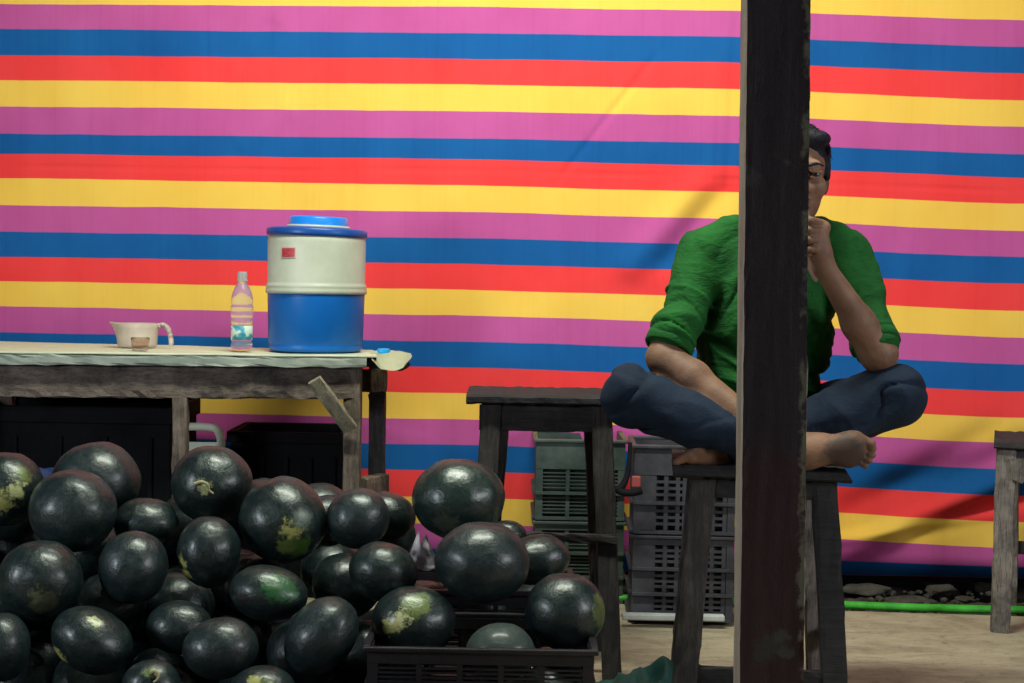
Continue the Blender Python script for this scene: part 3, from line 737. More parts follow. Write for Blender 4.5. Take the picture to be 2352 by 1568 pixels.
mats = {'g': RIND2, 'd': RIND, 'm': DULL, 't': rind('rind_top', [((-.3,-1,-.55), .32, (.05,.06,.045))], (.006,.015,.014), (.016,.028,.026), .31),
 'y1': rind('rind_yellow_a', [((.62,-.9,.1), .26, PAL), ((.2,-1,-.25), .30, YEL), ((.75,-.6,.55), .25, OLV)]),
 'y2': rind('rind_yellow_b', [((.25,-1,-.25), .26, YEL), ((.05,-.9,-.55), .30, OLV), ((.6,-.8,-.1), .30, (.05,.075,.05)), ((.3,-.8,-.75), .28, (.05,.10,.02))]),
 'y3': rind('rind_yellow_c', [((-.28,-1,.35), .24, PAL), ((-.5,-.9,.08), .24, YEL), ((.15,-.8,.75), .40, OLV)]),
 'y4': rind('rind_yellow_d', [((-.05,-.6,.85), .20, PAL), ((-.5,-.6,-.75), .24, YEL)]),
 'y5': rind('rind_yellow_e', [((-.15,-.8,.7), .28, YEL), ((.3,-.8,.6), .22, OLV)]),
 'c': rind('rind_curl', [((.1,-.7,.7), .26, OLV)]), 's': rind('rind_scar', [((.0,-1,.05), .18, PAL)]),
 's2': rind('rind_scuff', [((-.75,-.75,-.2), .20, YEL), ((-.65,-.7,-.6), .18, YEL)]),
 'n': rind('rind_green', [((.4,-.8,.5), .55, GRN), ((-.6,-.9,-.1), .3, (.012,.012,.010))]),
 'e': rind('rind_olive', [((.95,-.4,.1), .45, (.08,.10,.035))]), 'w': rind('rind_mud', [((.35,-1,-.45), .36, (.05,.055,.03)), ((.2,-1,-.2), .22, (.09,.09,.05))])}
st_ = []
for m_ in ML:
    st_.append([m_[0], m_[1], (m_[2]+m_[3])/2, m_[5], m_[5]])
for it in range(60):
    mv = 0
    for i in range(len(st_)):
        for j in range(i+1, len(st_)):
            a, b = st_[i], st_[j]; pa, pb = P(a[0], a[1], a[3]), P(b[0], b[1], b[3])
            need = (a[2]/ppm(a[3])+b[2]/ppm(b[3]))*.965; d = (pa-pb).length
            if d < need:
                lat2 = d*d-(a[3]-b[3])**2; want = math.sqrt(max(0, need*need-lat2)); cur = abs(a[3]-b[3]); push = (want-cur)*.35
                if a[4] <= b[4]: a[3] -= push*.5; b[3] += push*.5
                else: a[3] += push*.5; b[3] -= push*.5
                mv += 1
    for s_ in st_: s_[3] = min(max(s_[3], s_[4]-.16), s_[4]+.14)
    if not mv: break
placed = []
def place_melon(c, sx, sd, sz, tilt, mat, label, bi, rz=0):
    o = bpy.data.objects.new('watermelon', bases[bi]); COL.objects.link(o); o.location = c
    o.scale = (sx, sd, sz); o.rotation_euler = (0, R(tilt), 0)
    o.material_slots[0].link = 'OBJECT'; o.material_slots[0].material = mat
    props(o, label, 'watermelon', GM); return o
for i, (m_, s_) in enumerate(zip(ML, st_)):
    Y = s_[3]; c = P(m_[0], m_[1], Y); k = 1/ppm(Y)
    rot_t = m_[4]
    o = place_melon(c, m_[2]*k, s_[2]*k, m_[3]*k, rot_t, mats[m_[6]], m_[7], i % 5)
    placed.append((c, s_[2]*k))
    if m_[8]:
        bm = bmesh.new(); r = s_[2]*k
        if m_[8] == 1: pp = [(-.22,-1.0,.14), (-.05,-1.03,.2), (.1,-1.04,.14), (.14,-1.03,.0), (.24,-1.0,-.09)]
        else: pp = [(.15,-.72,.68), (.30,-.82,.78), (.42,-.86,.66), (.40,-.92,.48), (.28,-.95,.38)]
        pts = smooth_path([c+Vector((x*m_[2]*k, y*r, z*m_[3]*k)) for x, y, z in pp], 5)
        add_tube(bm, pts, [.0045-.0025*q/len(pts) for q in range(len(pts))], 8)
        sm = obj('stem', bm, stem_m, None, True, origin=c); sm.parent = o
        sm.location = (0, 0, 0); sm.matrix_parent_inverse = Matrix.Diagonal((1/o.scale.x, 1/o.scale.y, 1/o.scale.z, 1))
# fruit deeper in the heap that carry the visible ones
rnd = random.Random(11); nf = 0
for tries in range(9000):
    r = rnd.uniform(.078, .098) if tries < 6000 else rnd.uniform(.066, .08)
    c = Vector((rnd.uniform(-1.45, .0), rnd.uniform(3.0, 3.9), rnd.uniform(r*.95, .42)))
    if tries % 3 == 0: c.z = r*.95
    env = .04+.56*min(1, max(0, (c.y-3.12)/.45))
    if c.z+r > env-.02: continue
    if c.x > P(838, 1500, 3.06).x-.11 and c.y < 3.50: continue
    if c.y > 3.84 or (c.x > -.30 and c.y > 3.30): continue
    if all((c-q).length > (r+rr)*.95 for q, rr in placed):
        placed.append((c, r)); nf += 1
        o = place_melon(c, r, r*.97, r*.93, rnd.uniform(-40, 40), RIND, 'dark watermelon buried in the shadow between the fruit on top', rnd.randrange(5))
        o['group'] = 'watermelons buried inside the heap'
# fruit inside the black crate
for (x, y, Y, r) in ((920,1600,3.20,.082), (1280,1600,3.20,.085), (1040,1640,3.12,.07)):
    c = P(x, y, Y); c.z = max(c.z, r+.012)
    if all((c-q).length > (r+rr)*.8 for q, rr in placed):
        placed.append((c, r)); o = place_melon(c, r, r, r*.94, 10, RIND, 'dark watermelon buried in the shadow between the fruit on top', 1); o['group'] = 'watermelons buried inside the heap'
print('buried', nf)
BLACKC = mottled('black_crate_plastic', (.007,.006,.009), (.016,.014,.019), .45, 12, bump=.2)
YCf = 3.04; cx0, cx1 = P(842, 1500, YCf).x, P(1366, 1500, YCf).x; zc = P(1100, 1488, YCf).z
crate('melon_crate', cx0, cx1, zc, .011, YCf, .33, R(0.3), BLACKC,
      'black slatted crate in front, holding the right-hand watermelons', 3, .036, 0, th=.009, mull=4)
xk0, xk1 = P(880, 1400, 3.42).x, P(1318, 1400, 3.42).x  # extra crate added to blacken the gap and carry the fruit above
crate('melon_crate', xk0, xk1, .285, .011, 3.42, .27, 0, BLACKC, 'added black crate behind the front crate of watermelons, darkening the gap there', 3, .036, 0, th=.009, mull=4)
for q in range(3):
    c = Vector((xk0+.085+q*(xk1-xk0-.17)/2, 3.555, .20))
    if all((c-q_).length > (.078+rr)*.85 for q_, rr in placed):
        o = place_melon(c, .082, .08, .078, 20*q, RIND, 'dark watermelon buried in the shadow between the fruit on top', q); o['group'] = 'watermelons buried inside the heap'
for (x_, y_, Y_, r_) in ((25,1235,3.62,.085), (312,1392,3.50,.085), (205,1262,3.55,.08), (70,1200,3.66,.08), (420,1360,3.62,.085), (560,1300,3.66,.085), (700,1330,3.6,.09), (770,1300,3.58,.08)):
    c = P(x_, y_, Y_); c.z = max(c.z, r_)
    if all((c-q).length > (r_+rr)*.62 for q, rr in placed):
        placed.append((c, r_)); o = place_melon(c, r_, r_, r_*.94, 12, RIND, 'dark watermelon buried in the shadow between the fruit on top', 2); o['group'] = 'watermelons buried inside the heap'; print('forced', x_)
o = place_melon(P(22, 1262, 3.74), .078, .076, .072, 5, RIND, 'dark watermelon buried in the shadow between the fruit on top', 1); o['group'] = 'watermelons buried inside the heap'
shade_sheet_m = mottled('gap_shade_black', (.004,.004,.005), (.010,.010,.012), .7, 9, .2, bump=.5, bscale=25, bd=.01)  # sheet added under the heap so the gaps read as black shade
bm = bmesh.new(); G = []
for i in range(61):
    rowv = []
    for j in range(41):
        x = -2.2+(2.2+.02)*i/60; y = 2.3+2.12*j/40
        rowv.append(bm.verts.new((x+.02*noise.noise(Vector((x*4, y*4, 0))), y+.03*noise.noise(Vector((x*4, y*4, 5))), .0045+.004*abs(noise.noise(Vector((x*9, y*9, 1)))))))
    G.append(rowv)
for i in range(60):
    for j in range(40): bm.faces.new((G[i][j], G[i+1][j], G[i+1][j+1], G[i][j+1]))
props(obj('gap_shade_sheet', bm, shade_sheet_m, smooth=True, origin=(-1.2, 3.1, 0)), 'added black sheet under the heap of watermelons, deepening the shade in its gaps', 'plastic sheet')
# scrap of pale film among the fruit
film = M('pale_film', (.5,.48,.55), .3, .5, Transmission_Weight=.3, IOR=1.1)
bm = bmesh.new(); cpt = P(968, 1268, 3.30); G = []
for i in range(13):
    rowv = []
    for j in range(11):
        u, v_ = i/12-.5, j/10-.5
        nn = noise.noise_vector(Vector((u*3, v_*3, 6)))
        rowv.append(bm.verts.new(cpt+Vector((u*.07*(1.2-.9*(v_+.5)), -.01+nn.y*.03+.03*abs(u), v_*.075+nn.z*.014))))
    G.append(rowv)
for i in range(12):
    for j in range(10): bm.faces.new((G[i][j], G[i+1][j], G[i+1][j+1], G[i][j+1]))
bmesh.ops.solidify(bm, geom=bm.faces[:], thickness=.0015)
props(obj('plastic_scrap', bm, film, smooth=True, origin=cpt), 'torn scrap of pale plastic film stuck between watermelons left of the very large one', 'plastic scrap')

# teal cloth on the floor
teal = mottled('teal_tarp', (.004,.045,.042), (.010,.08,.072), .6, 12, bump=.4, bscale=30, bd=.008)
bm = bmesh.new(); G = []; nx, ny = 60, 26
for i in range(nx+1):
    rowv = []
    for j in range(ny+1):
        x = .205+.37*i/nx; y = 3.12+.57*j/ny
        edge = min(1, 5*i/nx, 5*(1-i/nx), 5*j/ny, 5*(1-j/ny))
        hgt = .030*(1-2*abs(noise.noise(Vector((x*11, y*7, 2)))))+.012*abs(noise.noise(Vector((x*38, y*22, 6))))+.05*abs(noise.noise(Vector((x*13+3, y*5, 4))))+.020
        hgt += .030*math.exp(-((x-.42)/.10)**2-((y-3.5)/.12)**2)
        xx = x+.03*noise.noise(Vector((x*3, y*8, 1))); y2 = y+.07*noise.noise(Vector((x*4, y*2, 7)))
        rowv.append(bm.verts.new((xx, y2, .001+hgt*max(0, edge))))
    G.append(rowv)
for i in range(nx):
    for j in range(ny): bm.faces.new((G[i][j], G[i+1][j], G[i+1][j+1], G[i][j+1]))
props(obj('teal_cloth', bm, teal, smooth=True, origin=(.5, 3.2, 0)), 'crumpled dark teal cloth on the floor before the man\'s stool', 'cloth')

# ------------------------------------------------------------------ the man: distance-field modelling
def rc(a, b, r0, r1, k=.012): return ('rc', np.array(a, float), np.array(b, float), r0, r1, k)
def el(c, r, k=.012, rot=None): return ('el', np.array(c, float), np.array(r, float), rot, k)
def sub(pr): return ('sub', pr)
def evalp(pr, X, Y, Z):
    if pr[0] == 'rc':
        _, a, b, r0, r1, k = pr; ab = b-a; L2 = ab@ab
        t = np.clip(((X-a[0])*ab[0]+(Y-a[1])*ab[1]+(Z-a[2])*ab[2])/max(L2, 1e-9), 0, 1)
        return np.sqrt((X-a[0]-t*ab[0])**2+(Y-a[1]-t*ab[1])**2+(Z-a[2]-t*ab[2])**2)-(r0+(r1-r0)*t)
    _, c, r, rot, k = pr; x, y, z = X-c[0], Y-c[1], Z-c[2]
    if rot is not None:
        m = np.array(rot.transposed()); x, y, z = m[0,0]*x+m[0,1]*y+m[0,2]*z, m[1,0]*x+m[1,1]*y+m[1,2]*z, m[2,0]*x+m[2,1]*y+m[2,2]*z
    k0 = np.sqrt((x/r[0])**2+(y/r[1])**2+(z/r[2])**2); k1 = np.sqrt((x/r[0]**2)**2+(y/r[1]**2)**2+(z/r[2]**2)**2)
    return k0*(k0-1)/np.maximum(k1, 1e-6)
def bnd(pr, m):
    if pr[0] == 'rc': R_ = max(pr[3], pr[4])+m; return np.minimum(pr[1], pr[2])-R_, np.maximum(pr[1], pr[2])+R_
    R_ = max(pr[2])+m; return pr[1]-R_, pr[1]+R_
def sdf_mesh(name, prims, h, warp=None):
    pos = [p for p in prims if p[0] != 'sub']
    lo = np.min([bnd(p, .03)[0] for p in pos], axis=0); hi = np.max([bnd(p, .03)[1] for p in pos], axis=0)
    nn = np.ceil((hi-lo)/h).astype(int)+1
    ax = [lo[i]+h*np.arange(nn[i]) for i in range(3)]
    Fd = np.full(nn, .2)
    for pr in prims:
        neg = pr[0] == 'sub'; q = pr[1] if neg else pr
        a, b = bnd(q, .04); i0 = np.clip(np.floor((a-lo)/h).astype(int), 0, nn); i1 = np.clip(np.ceil((b-lo)/h).astype(int)+1, 0, nn)
        sl_ = tuple(slice(i0[i], i1[i]) for i in range(3))
        Xg, Yg, Zg = np.meshgrid(ax[0][sl_[0]], ax[1][sl_[1]], ax[2][sl_[2]], indexing='ij')
        if Xg.size == 0: continue
        d = evalp(q, Xg, Yg, Zg); f = Fd[sl_]; k = q[5] if q[0] == 'rc' else q[4]
        if neg:
            hh = np.clip(.5-.5*(f+d)/k, 0, 1); Fd[sl_] = f*(1-hh)+(-d)*hh+k*hh*(1-hh)
        else:
            hh = np.clip(.5+.5*(f-d)/k, 0, 1); Fd[sl_] = f*(1-hh)+d*hh-k*hh*(1-hh)
    if warp:
        Xg, Yg, Zg = np.meshgrid(*ax, indexing='ij'); mk = abs(Fd) < .04; Fd[mk] += warp(Xg[mk], Yg[mk], Zg[mk])
    ins = Fd < 0
    c = [ins[i:nn[0]-1+i, j:nn[1]-1+j, k:nn[2]-1+k] for i in (0, 1) for j in (0, 1) for k in (0, 1)]
    cnt = sum(x.astype(np.int8) for x in c); act = (cnt > 0) & (cnt < 8)
    I = np.argwhere(act); ids = -np.ones(act.shape, int); ids[act] = np.arange(len(I))
    acc = np.zeros((len(I), 3)); num = np.zeros(len(I))
    corners = [(i, j, k) for i in (0, 1) for j in (0, 1) for k in (0, 1)]
    for A_ in corners:
        for d_ in range(3):
            if A_[d_] == 0:
                B_ = list(A_); B_[d_] = 1
                fa = Fd[I[:,0]+A_[0], I[:,1]+A_[1], I[:,2]+A_[2]]; fb = Fd[I[:,0]+B_[0], I[:,1]+B_[1], I[:,2]+B_[2]]
                m = (fa < 0) != (fb < 0); t = np.where(m, fa/np.where(m, fa-fb, 1), 0)
                p = np.tile(np.array(A_, float), (len(I), 1)); p[:, d_] += t
                acc += p*m[:, None]; num += m
    V = lo+h*(I+acc/num[:, None]); quads = []
    for d_ in range(3):
        a_, b_ = (d_+1) % 3, (d_+2) % 3
        s0 = [slice(0, nn[i]) for i in range(3)]; s1 = list(s0); s0[d_] = slice(0, nn[d_]-1); s1[d_] = slice(1, nn[d_])
        E = np.argwhere(ins[tuple(s0)] != ins[tuple(s1)])
        E = E[(E[:, a_] > 0) & (E[:, b_] > 0) & (E[:, a_] < nn[a_]-1) & (E[:, b_] < nn[b_]-1)]
        flip = ins[E[:,0], E[:,1], E[:,2]]
        q = []
        for (da, db) in ((-1,-1),(0,-1),(0,0),(-1,0)):
            e_ = E.copy(); e_[:, a_] += da; e_[:, b_] += db; q.append(ids[e_[:,0], e_[:,1], e_[:,2]])
        q = np.stack(q, 1); q[~flip] = q[~flip][:, ::-1]; quads.append(q)
    Q = np.concatenate(quads); Q = Q[(Q >= 0).all(1)]
    me = bpy.data.meshes.new(name); me.from_pydata(V.tolist(), [], Q.tolist()); me.update()
    me.polygons.foreach_set('use_smooth', [True]*len(me.polygons)); return me

def vnoise(p):
    i = np.floor(p).astype(np.int64); f = p-i; f = f*f*(3-2*f)
    def h(a, b, c):
        n_ = (a*73856093) ^ (b*19349663) ^ (c*83492791); n_ = (n_ ^ (n_ >> 13))*1274126177 & 0x7fffffff
        return ((n_ ^ (n_ >> 16)) & 0xffff)/65535.
    r_ = 0
    for a in (0, 1):
        for b in (0, 1):
            for c in (0, 1):
                w__ = (f[...,0] if a else 1-f[...,0])*(f[...,1] if b else 1-f[...,1])*(f[...,2] if c else 1-f[...,2])
                r_ = r_+w__*h(i[...,0]+a, i[...,1]+b, i[...,2]+c)
    return r_
def ridge(p, octv=3):
    t = 0; am = .5; tot = 0
    for o_ in range(octv):
        t = t+am*(1-np.abs(2*vnoise(p+17.3*o_)-1)); tot += am; am *= .5; p = p*1.9
    return t/tot
# joints
HR, HL = P(1705, 985, 3.60), P(1832, 985, 3.60)
KR, KL = P(1452, 908, 3.38), P(2058, 907, 3.40)
AR, AL = P(1850, 1034, 3.31), P(1650, 1038, 3.40)
PEL = P(1768, 985, 3.60); BEL = P(1766, 890, 3.57); CH = P(1775, 700, 3.56); NK0 = P(1800, 540, 3.55); 
HC = P(1827, 404, 3.46)
SR, SL = P(1622, 585, 3.56), P(1938, 585, 3.56)
ER, EL_ = P(1525, 822, 3.45), P(2018, 812, 3.40)
WR, WL = P(1722, 962, 3.30), P(1892, 612, 3.35)
V3 = Vector
def H(x, y, z): return HC + V3((x, y, z))
skin_p = [
 el(H(0,.015,.032), (.071,.090,.084)), el(H(0,-.022,-.040), (.057,.062,.078), .02), el(H(0,-.066,-.102), (.024,.020,.018), .02),
 rc(H(0,-.082,.004), H(0,-.104,-.030), .009, .0125, .01), rc(H(-.013,-.088,-.036), H(.013,-.088,-.036), .009, .009, .008),
 rc(H(-.032,-.074,.020), H(.032,-.074,.020), .012, .012, .012), el(H(.037,-.058,-.028), (.024,.024,.024), .018), el(H(-.037,-.058,-.028), (.024,.024,.024), .018),
 rc(H(-.019,-.083,-.064), H(.019,-.083,-.064), .006, .006, .005), rc(H(-.016,-.081,-.073), H(.016,-.081,-.073), .007, .007, .004),
 el(H(.072,.012,-.012), (.009,.018,.030), .006), el(H(-.072,.012,-.012), (.009,.018,.030), .006),
 sub(el(H(.031,-.092,.001), (.017,.014,.010), .008)), sub(el(H(-.031,-.092,.001), (.017,.014,.010), .008)),
 rc(H(.021,-.0835,.0065), H(.043,-.0775,.0045), .0052, .0050, .004), rc(H(-.021,-.0835,.0065), H(-.043,-.0775,.0045), .0052, .0050, .004),
 rc(H(.021,-.0815,-.0085), H(.043,-.076,-.0075), .0045, .0045, .004), rc(H(-.021,-.0815,-.0085), H(-.043,-.076,-.0075), .0045, .0045, .004),
 rc(H(0,.02,-.07), NK0+V3((0,.02,-.02)), .052, .056, .02),
 rc(SR+V3((.03,0,-.01)), SL+V3((-.03,0,-.01)), .055, .055, .03), el(CH, (.14,.10,.17), .04), el(BEL, (.105,.085,.12), .04), el(PEL, (.135,.10,.09), .04),
 rc(SR, ER, .042, .038, .03), rc(SL, EL_, .042, .040, .03),
 rc(ER, ER.lerp(WR, .35)+V3((0,0,.004)), .039, .038, .02), rc(ER.lerp(WR, .35), WR, .038, .025, .02),
 rc(EL_, EL_.lerp(WL, .35)+V3((-.004,0,0)), .041, .037, .02), rc(EL_.lerp(WL, .35), WL, .036, .0235, .02),
 rc(HR, KR, .075, .052, .03), rc(HL, KL, .075, .052, .03), rc(KR, AR, .050, .034, .02), rc(KL, AL, .050, .034, .02)]
# his left hand, a loose fist at the mouth
def Q(px, py, Y): return P(px, py, Y)
skin_p += [rc(WL, Q(1886, 585, 3.345), .0245, .027, .012), el(Q(1879, 556, 3.335), (.027, .021, .040), .012, Matrix.Rotation(R(-12), 3, 'Y')),
           rc(Q(1893, 522, 3.335), Q(1872, 534, 3.335), .015, .016, .012)]
fy = 3.325
for i, (kx, ky, px2, py2, px3, py3, r) in enumerate([(1889,514,1862,506,1846,520,.0098), (1891,532,1860,528,1845,540,.0102), (1891,552,1859,550,1846,560,.0098), (1889,571,1862,572,1850,580,.0088)]):
    skin_p += [rc(Q(kx, ky, fy+.012), Q(px2, py2, fy-.022), r*1.04, r*.94, .0015), rc(Q(px2, py2, fy-.022), Q(px3, py3, fy-.004), r*.94, r*.88, .0015), rc(Q(px3, py3, fy-.004), Q(px3+14, py3+3, fy+.008), r*.88, r*.82, .0015)]
skin_p += [rc(Q(1876, 572, 3.33), Q(1862, 530, 3.315), .014, .012, .008), rc(Q(1862, 530, 3.315), Q(1850, 500, 3.315), .0115, .0105, .004), rc(Q(1850, 500, 3.315), Q(1847, 479, 3.325), .0105, .009, .003)]
# his right hand, relaxed in the lap
skin_p += [rc(WR, Q(1752, 985, 3.29), .026, .030, .015), el(Q(1768, 992, 3.285), (.040, .018, .028), .012, Matrix.Rotation(R(20), 3, 'Y'))]
for i in range(4):
    a = Q(1796, 985+i*12, 3.285); b = Q(1822, 990+i*13, 3.27); c = Q(1836, 1000+i*12, 3.285)
    skin_p += [rc(a, b, .0095, .009, .004), rc(b, c, .009, .008, .003)]
skin_p += [rc(Q(1765, 975, 3.275), Q(1795, 965, 3.26), .012, .010, .006), rc(Q(1795, 965, 3.26), Q(1815, 968, 3.262), .010, .009, .003)]
# his right foot, lying on its side at the right of the stool, sole toward the camera
skin_p += [rc(AR, Q(1880, 1030, 3.30), .036, .034, .02), el(Q(1842, 1048, 3.30), (.034, .028, .027), .02), rc(Q(1865, 1036, 3.295), Q(1955, 1026, 3.285), .032, .031, .02),
           el(Q(1950, 1034, 3.28), (.036, .023, .040), .018), el(Q(1966, 1012, 3.275), (.022,.020,.020), .012)]
for (bx_, by_, tx, ty, r) in ((1972,1006,1996,1019,.0125), (1975,1025,2001,1030,.0092), (1974,1038,2000,1045,.0088), (1970,1051,1993,1058,.0082), (1962,1062,1983,1070,.0080)):
    m_ = Q((bx_+tx)/2+2, (by_+ty)/2-3, 3.272)
    skin_p += [rc(Q(bx_, by_, 3.28), m_, r*.8, r*.72, .003), rc(m_, Q(tx+4, ty, 3.268), r*.74, r*.92, .0015)]
# his left foot tucked under, toes at the left
skin_p += [rc(AL, Q(1620, 1040, 3.36), .032, .028, .02), rc(Q(1620, 1040, 3.36), Q(1590, 1046, 3.345), .026, .020, .015), el(Q(1606, 1034, 3.335), (.017,.015,.017), .006)]
for (tx, ty, r) in ((1582,1043,.0105), (1571,1049,.0085), (1562,1053,.008), (1556,1058,.0075), (1552,1062,.007)):
    skin_p.append(rc(Q(1594, 1048, 3.345), Q(tx, ty, 3.335), r, r, .004))

skin = M('skin', (.25,.14,.09), .58, .35); n = N(skin); v = n.coord()
n.color(n.ramp(n.noise(v, 11, 5, .6), [(.3, (.105,.050,.031)), (.7, (.245,.130,.080))])); n.bump(n.noise(v, 90, 6, .75), .45, .003)
tcs = n.new('TexCoord'); dst = n.new('VectorMath', operation='DISTANCE'); ad2 = n.new('VectorMath', operation='MULTIPLY_ADD'); ad2.inputs[1].default_value = (.04,.04,.04)
tn_ = n.new('TexNoise'); tn_.inputs['Scale'].default_value = 40; n.link(tcs.outputs['Object'], tn_.inputs['Vector']); n.link(tn_.outputs['Color'], ad2.inputs[0]); n.link(tcs.outputs['Object'], ad2.inputs[2]); n.link(ad2.outputs[0], dst.inputs[0])
dst.inputs[1].default_value = P(1945, 1046, 3.255)-Vector((PEL.x, 3.5, ZS))+Vector((.02,.02,.02))
n.color(n.mix(n.ramp(dst.outputs['Value'], [(.035, (.85,)*3), (.062, (0,0,0))]), n.b.inputs['Base Color'].links[0].from_socket, (.03,.02,.018)))
n.b.inputs['Subsurface Weight'].default_value = .06; n.b.inputs['Subsurface Radius'].default_value = (.012,.005,.003)
man = empty('person', (PEL.x, 3.5, ZS), 'barefoot man in a rolled-sleeve green shirt and jeans sitting cross-legged, fist at his mouth', 'person')
obj('body', sdf_mesh('body', skin_p, .0032), skin, man)
# hair
hair_m = M('black_hair', (.005,.005,.012), .55, .25); n = N(hair_m); v = n.coord((40, 12, 12)); n.bump(n.noise(v, 3, 5, .7), .8, .006)
def hw_(X, Y, Z): return .005*(ridge(np.stack([X*34, Y*20, Z*42], -1), 3)-.5)
hair = [el(H(0,.020,.043), (.0765,.092,.080)), el(H(.03,-.040,.082), (.042,.038,.022), .02), el(H(-.02,-.042,.084), (.045,.036,.024), .02), rc(H(.070,-.005,.045), H(.0735,-.006,-.006), .011, .006, .01), rc(H(-.070,-.005,.045), H(-.0735,-.006,-.006), .011, .006, .01),
        el(H(0,.055,-.02), (.068,.058,.07), .02),
        sub(el(H(0,-.100,.008), (.063,.062,.064), .006)), sub(el(H(0,-.06,-.085), (.085,.075,.065), .008))]
hair_o = obj('hair', sdf_mesh('hair', hair, .0036, hw_), hair_m, man)
bm = bmesh.new(); rh = random.Random(4)
for q in range(3200):
    u_ = rh.uniform(-1, 1); ph = rh.uniform(0, 2*math.pi)
    d_ = V3((math.cos(ph)*math.sqrt(1-u_*u_), math.sin(ph)*math.sqrt(1-u_*u_), abs(u_)))
    if d_.y < -.35 and d_.z < .62: continue
    if d_.z < .05 and d_.y < .1: continue
    c_ = H(0,.020,.043); base_ = c_+V3((d_.x*.075, d_.y*.090, d_.z*.078))
    sw = V3((d_.x*.3+rh.uniform(-.35,.35)+.35, -.55+rh.uniform(-.3,.3), rh.uniform(-.1,.5)))
    tl_ = (sw-d_*sw.dot(d_)).normalized(); L_ = rh.uniform(.016, .036)
    p_ = [base_+d_*.001, base_+tl_*L_*.5+d_*.006, base_+tl_*L_+d_*rh.uniform(.001, .007)]
    add_tube(bm, p_, [.0017, .0013, .0005], 3, False)
props(obj('hair_strand', bm, hair_m, hair_o), kind='stuff')
eye_m = M('eye_white', (.11,.085,.075), .35); iris_m = M('iris', (.012,.008,.006), .15)
for sx in (-1, 1):
    bm = bmesh.new(); bmesh.ops.create_uvsphere(bm, u_segments=20, v_segments=14, radius=.0115, matrix=Matrix.Translation(H(sx*.031, -.0735, -.001)))
    eo = obj('eye', bm, eye_m, man, True)
    bm = bmesh.new(); bmesh.ops.create_uvsphere(bm, u_segments=16, v_segments=10, radius=.0066, matrix=Matrix.Translation(H(sx*.031, -.0795, -.002)))
    obj('iris', bm, iris_m, eo, True)
    bm = bmesh.new(); pts = smooth_path([H(sx*.014, -.0865, .0175), H(sx*.030, -.086, .0225), H(sx*.050, -.073, .0185)], 5)
    add_tube(bm, pts, [.0030, .0032, .0033, .0034, .0034, .0033, .0031, .0028, .0024, .0020, .0014], 8); obj('eyebrow', bm, hair_m, man, True)

# shirt
def fold(X, Y, Z, cx, cy, cz, octv=2):
    """sharp cloth creases: wander coordinate, ridged noise, kept mostly as thin raised lines"""
    wx = .03*(vnoise(np.stack([X*9, Y*9, Z*9], -1))-.5)
    q = ridge(np.stack([(X+wx)*cx[0]+Y*cx[1]+Z*cx[2], X*cy[0]+(Y+wx)*cy[1]+Z*cy[2], X*cz[0]+Y*cz[1]+(Z+wx)*cz[2]], -1), octv)
    return q**1.6-.5
def shirt_w(X, Y, Z):
    g = lambda v, c, w__: np.exp(-((v-c)/w__)**2)
    f = -.013*fold(X, Y, Z, (11,0,5), (0,5,0), (-3,0,4), 1)
    low = g(Z, BEL.z+.03, .10)*g(X, BEL.x, .17)
    f -= low*.024*fold(X, Y, Z, (3,0,0), (0,3,0), (8,0,22), 1)
    d1 = (ER-SR).normalized(); d2 = (EL_-SL).normalized()
    a1 = g(X, ER.x+.03, .09)*g(Z, ER.z+.09, .09); a2 = g(X, EL_.x-.02, .09)*g(Z, EL_.z+.10, .10)
    f -= a1*.022*fold(X, Y, Z, (4,0,0), (0,4,0), (d1.x*26,d1.y*26,d1.z*26), 1)
    f -= a2*.013*fold(X, Y, Z, (4,0,0), (0,4,0), (d2.x*23,d2.y*23,d2.z*23), 1)
    ap1 = g(X, SR.x+.075, .06)*g(Z, SR.z-.10, .09); f -= ap1*.018*fold(X, Y, Z, (18,0,-8), (0,5,0), (3,0,5))
    ap2 = g(X, SL.x-.06, .06)*g(Z, SL.z-.10, .10); f -= ap2*.018*fold(X, Y, Z, (18,0,9), (0,5,0), (3,0,5))
    def gr_(cx, cy, cz, e_=7):
        wx = .035*(vnoise(np.stack([X*11, Y*11, Z*11], -1))-.5)
        return ridge(np.stack([(X+wx)*cx[0]+Z*cx[2], Y*cy[1], (X+wx)*cz[0]+Y*cz[1]+(Z+wx)*cz[2]], -1), 1)**e_
    f += low*.017*gr_((4,0,0), (0,3,0), (9,0,24)) + a1*.012*gr_((5,0,0), (0,4,0), (d1.x*24,d1.y*24,d1.z*30)) + a2*.008*gr_((5,0,0), (0,4,0), (d2.x*24,d2.y*24,d2.z*28))
    f += (ap1+ap2)*.013*gr_((16,0,-7), (0,4,0), (3,0,5)) + .006*gr_((12,0,5), (0,5,0), (-4,0,6))
    return f
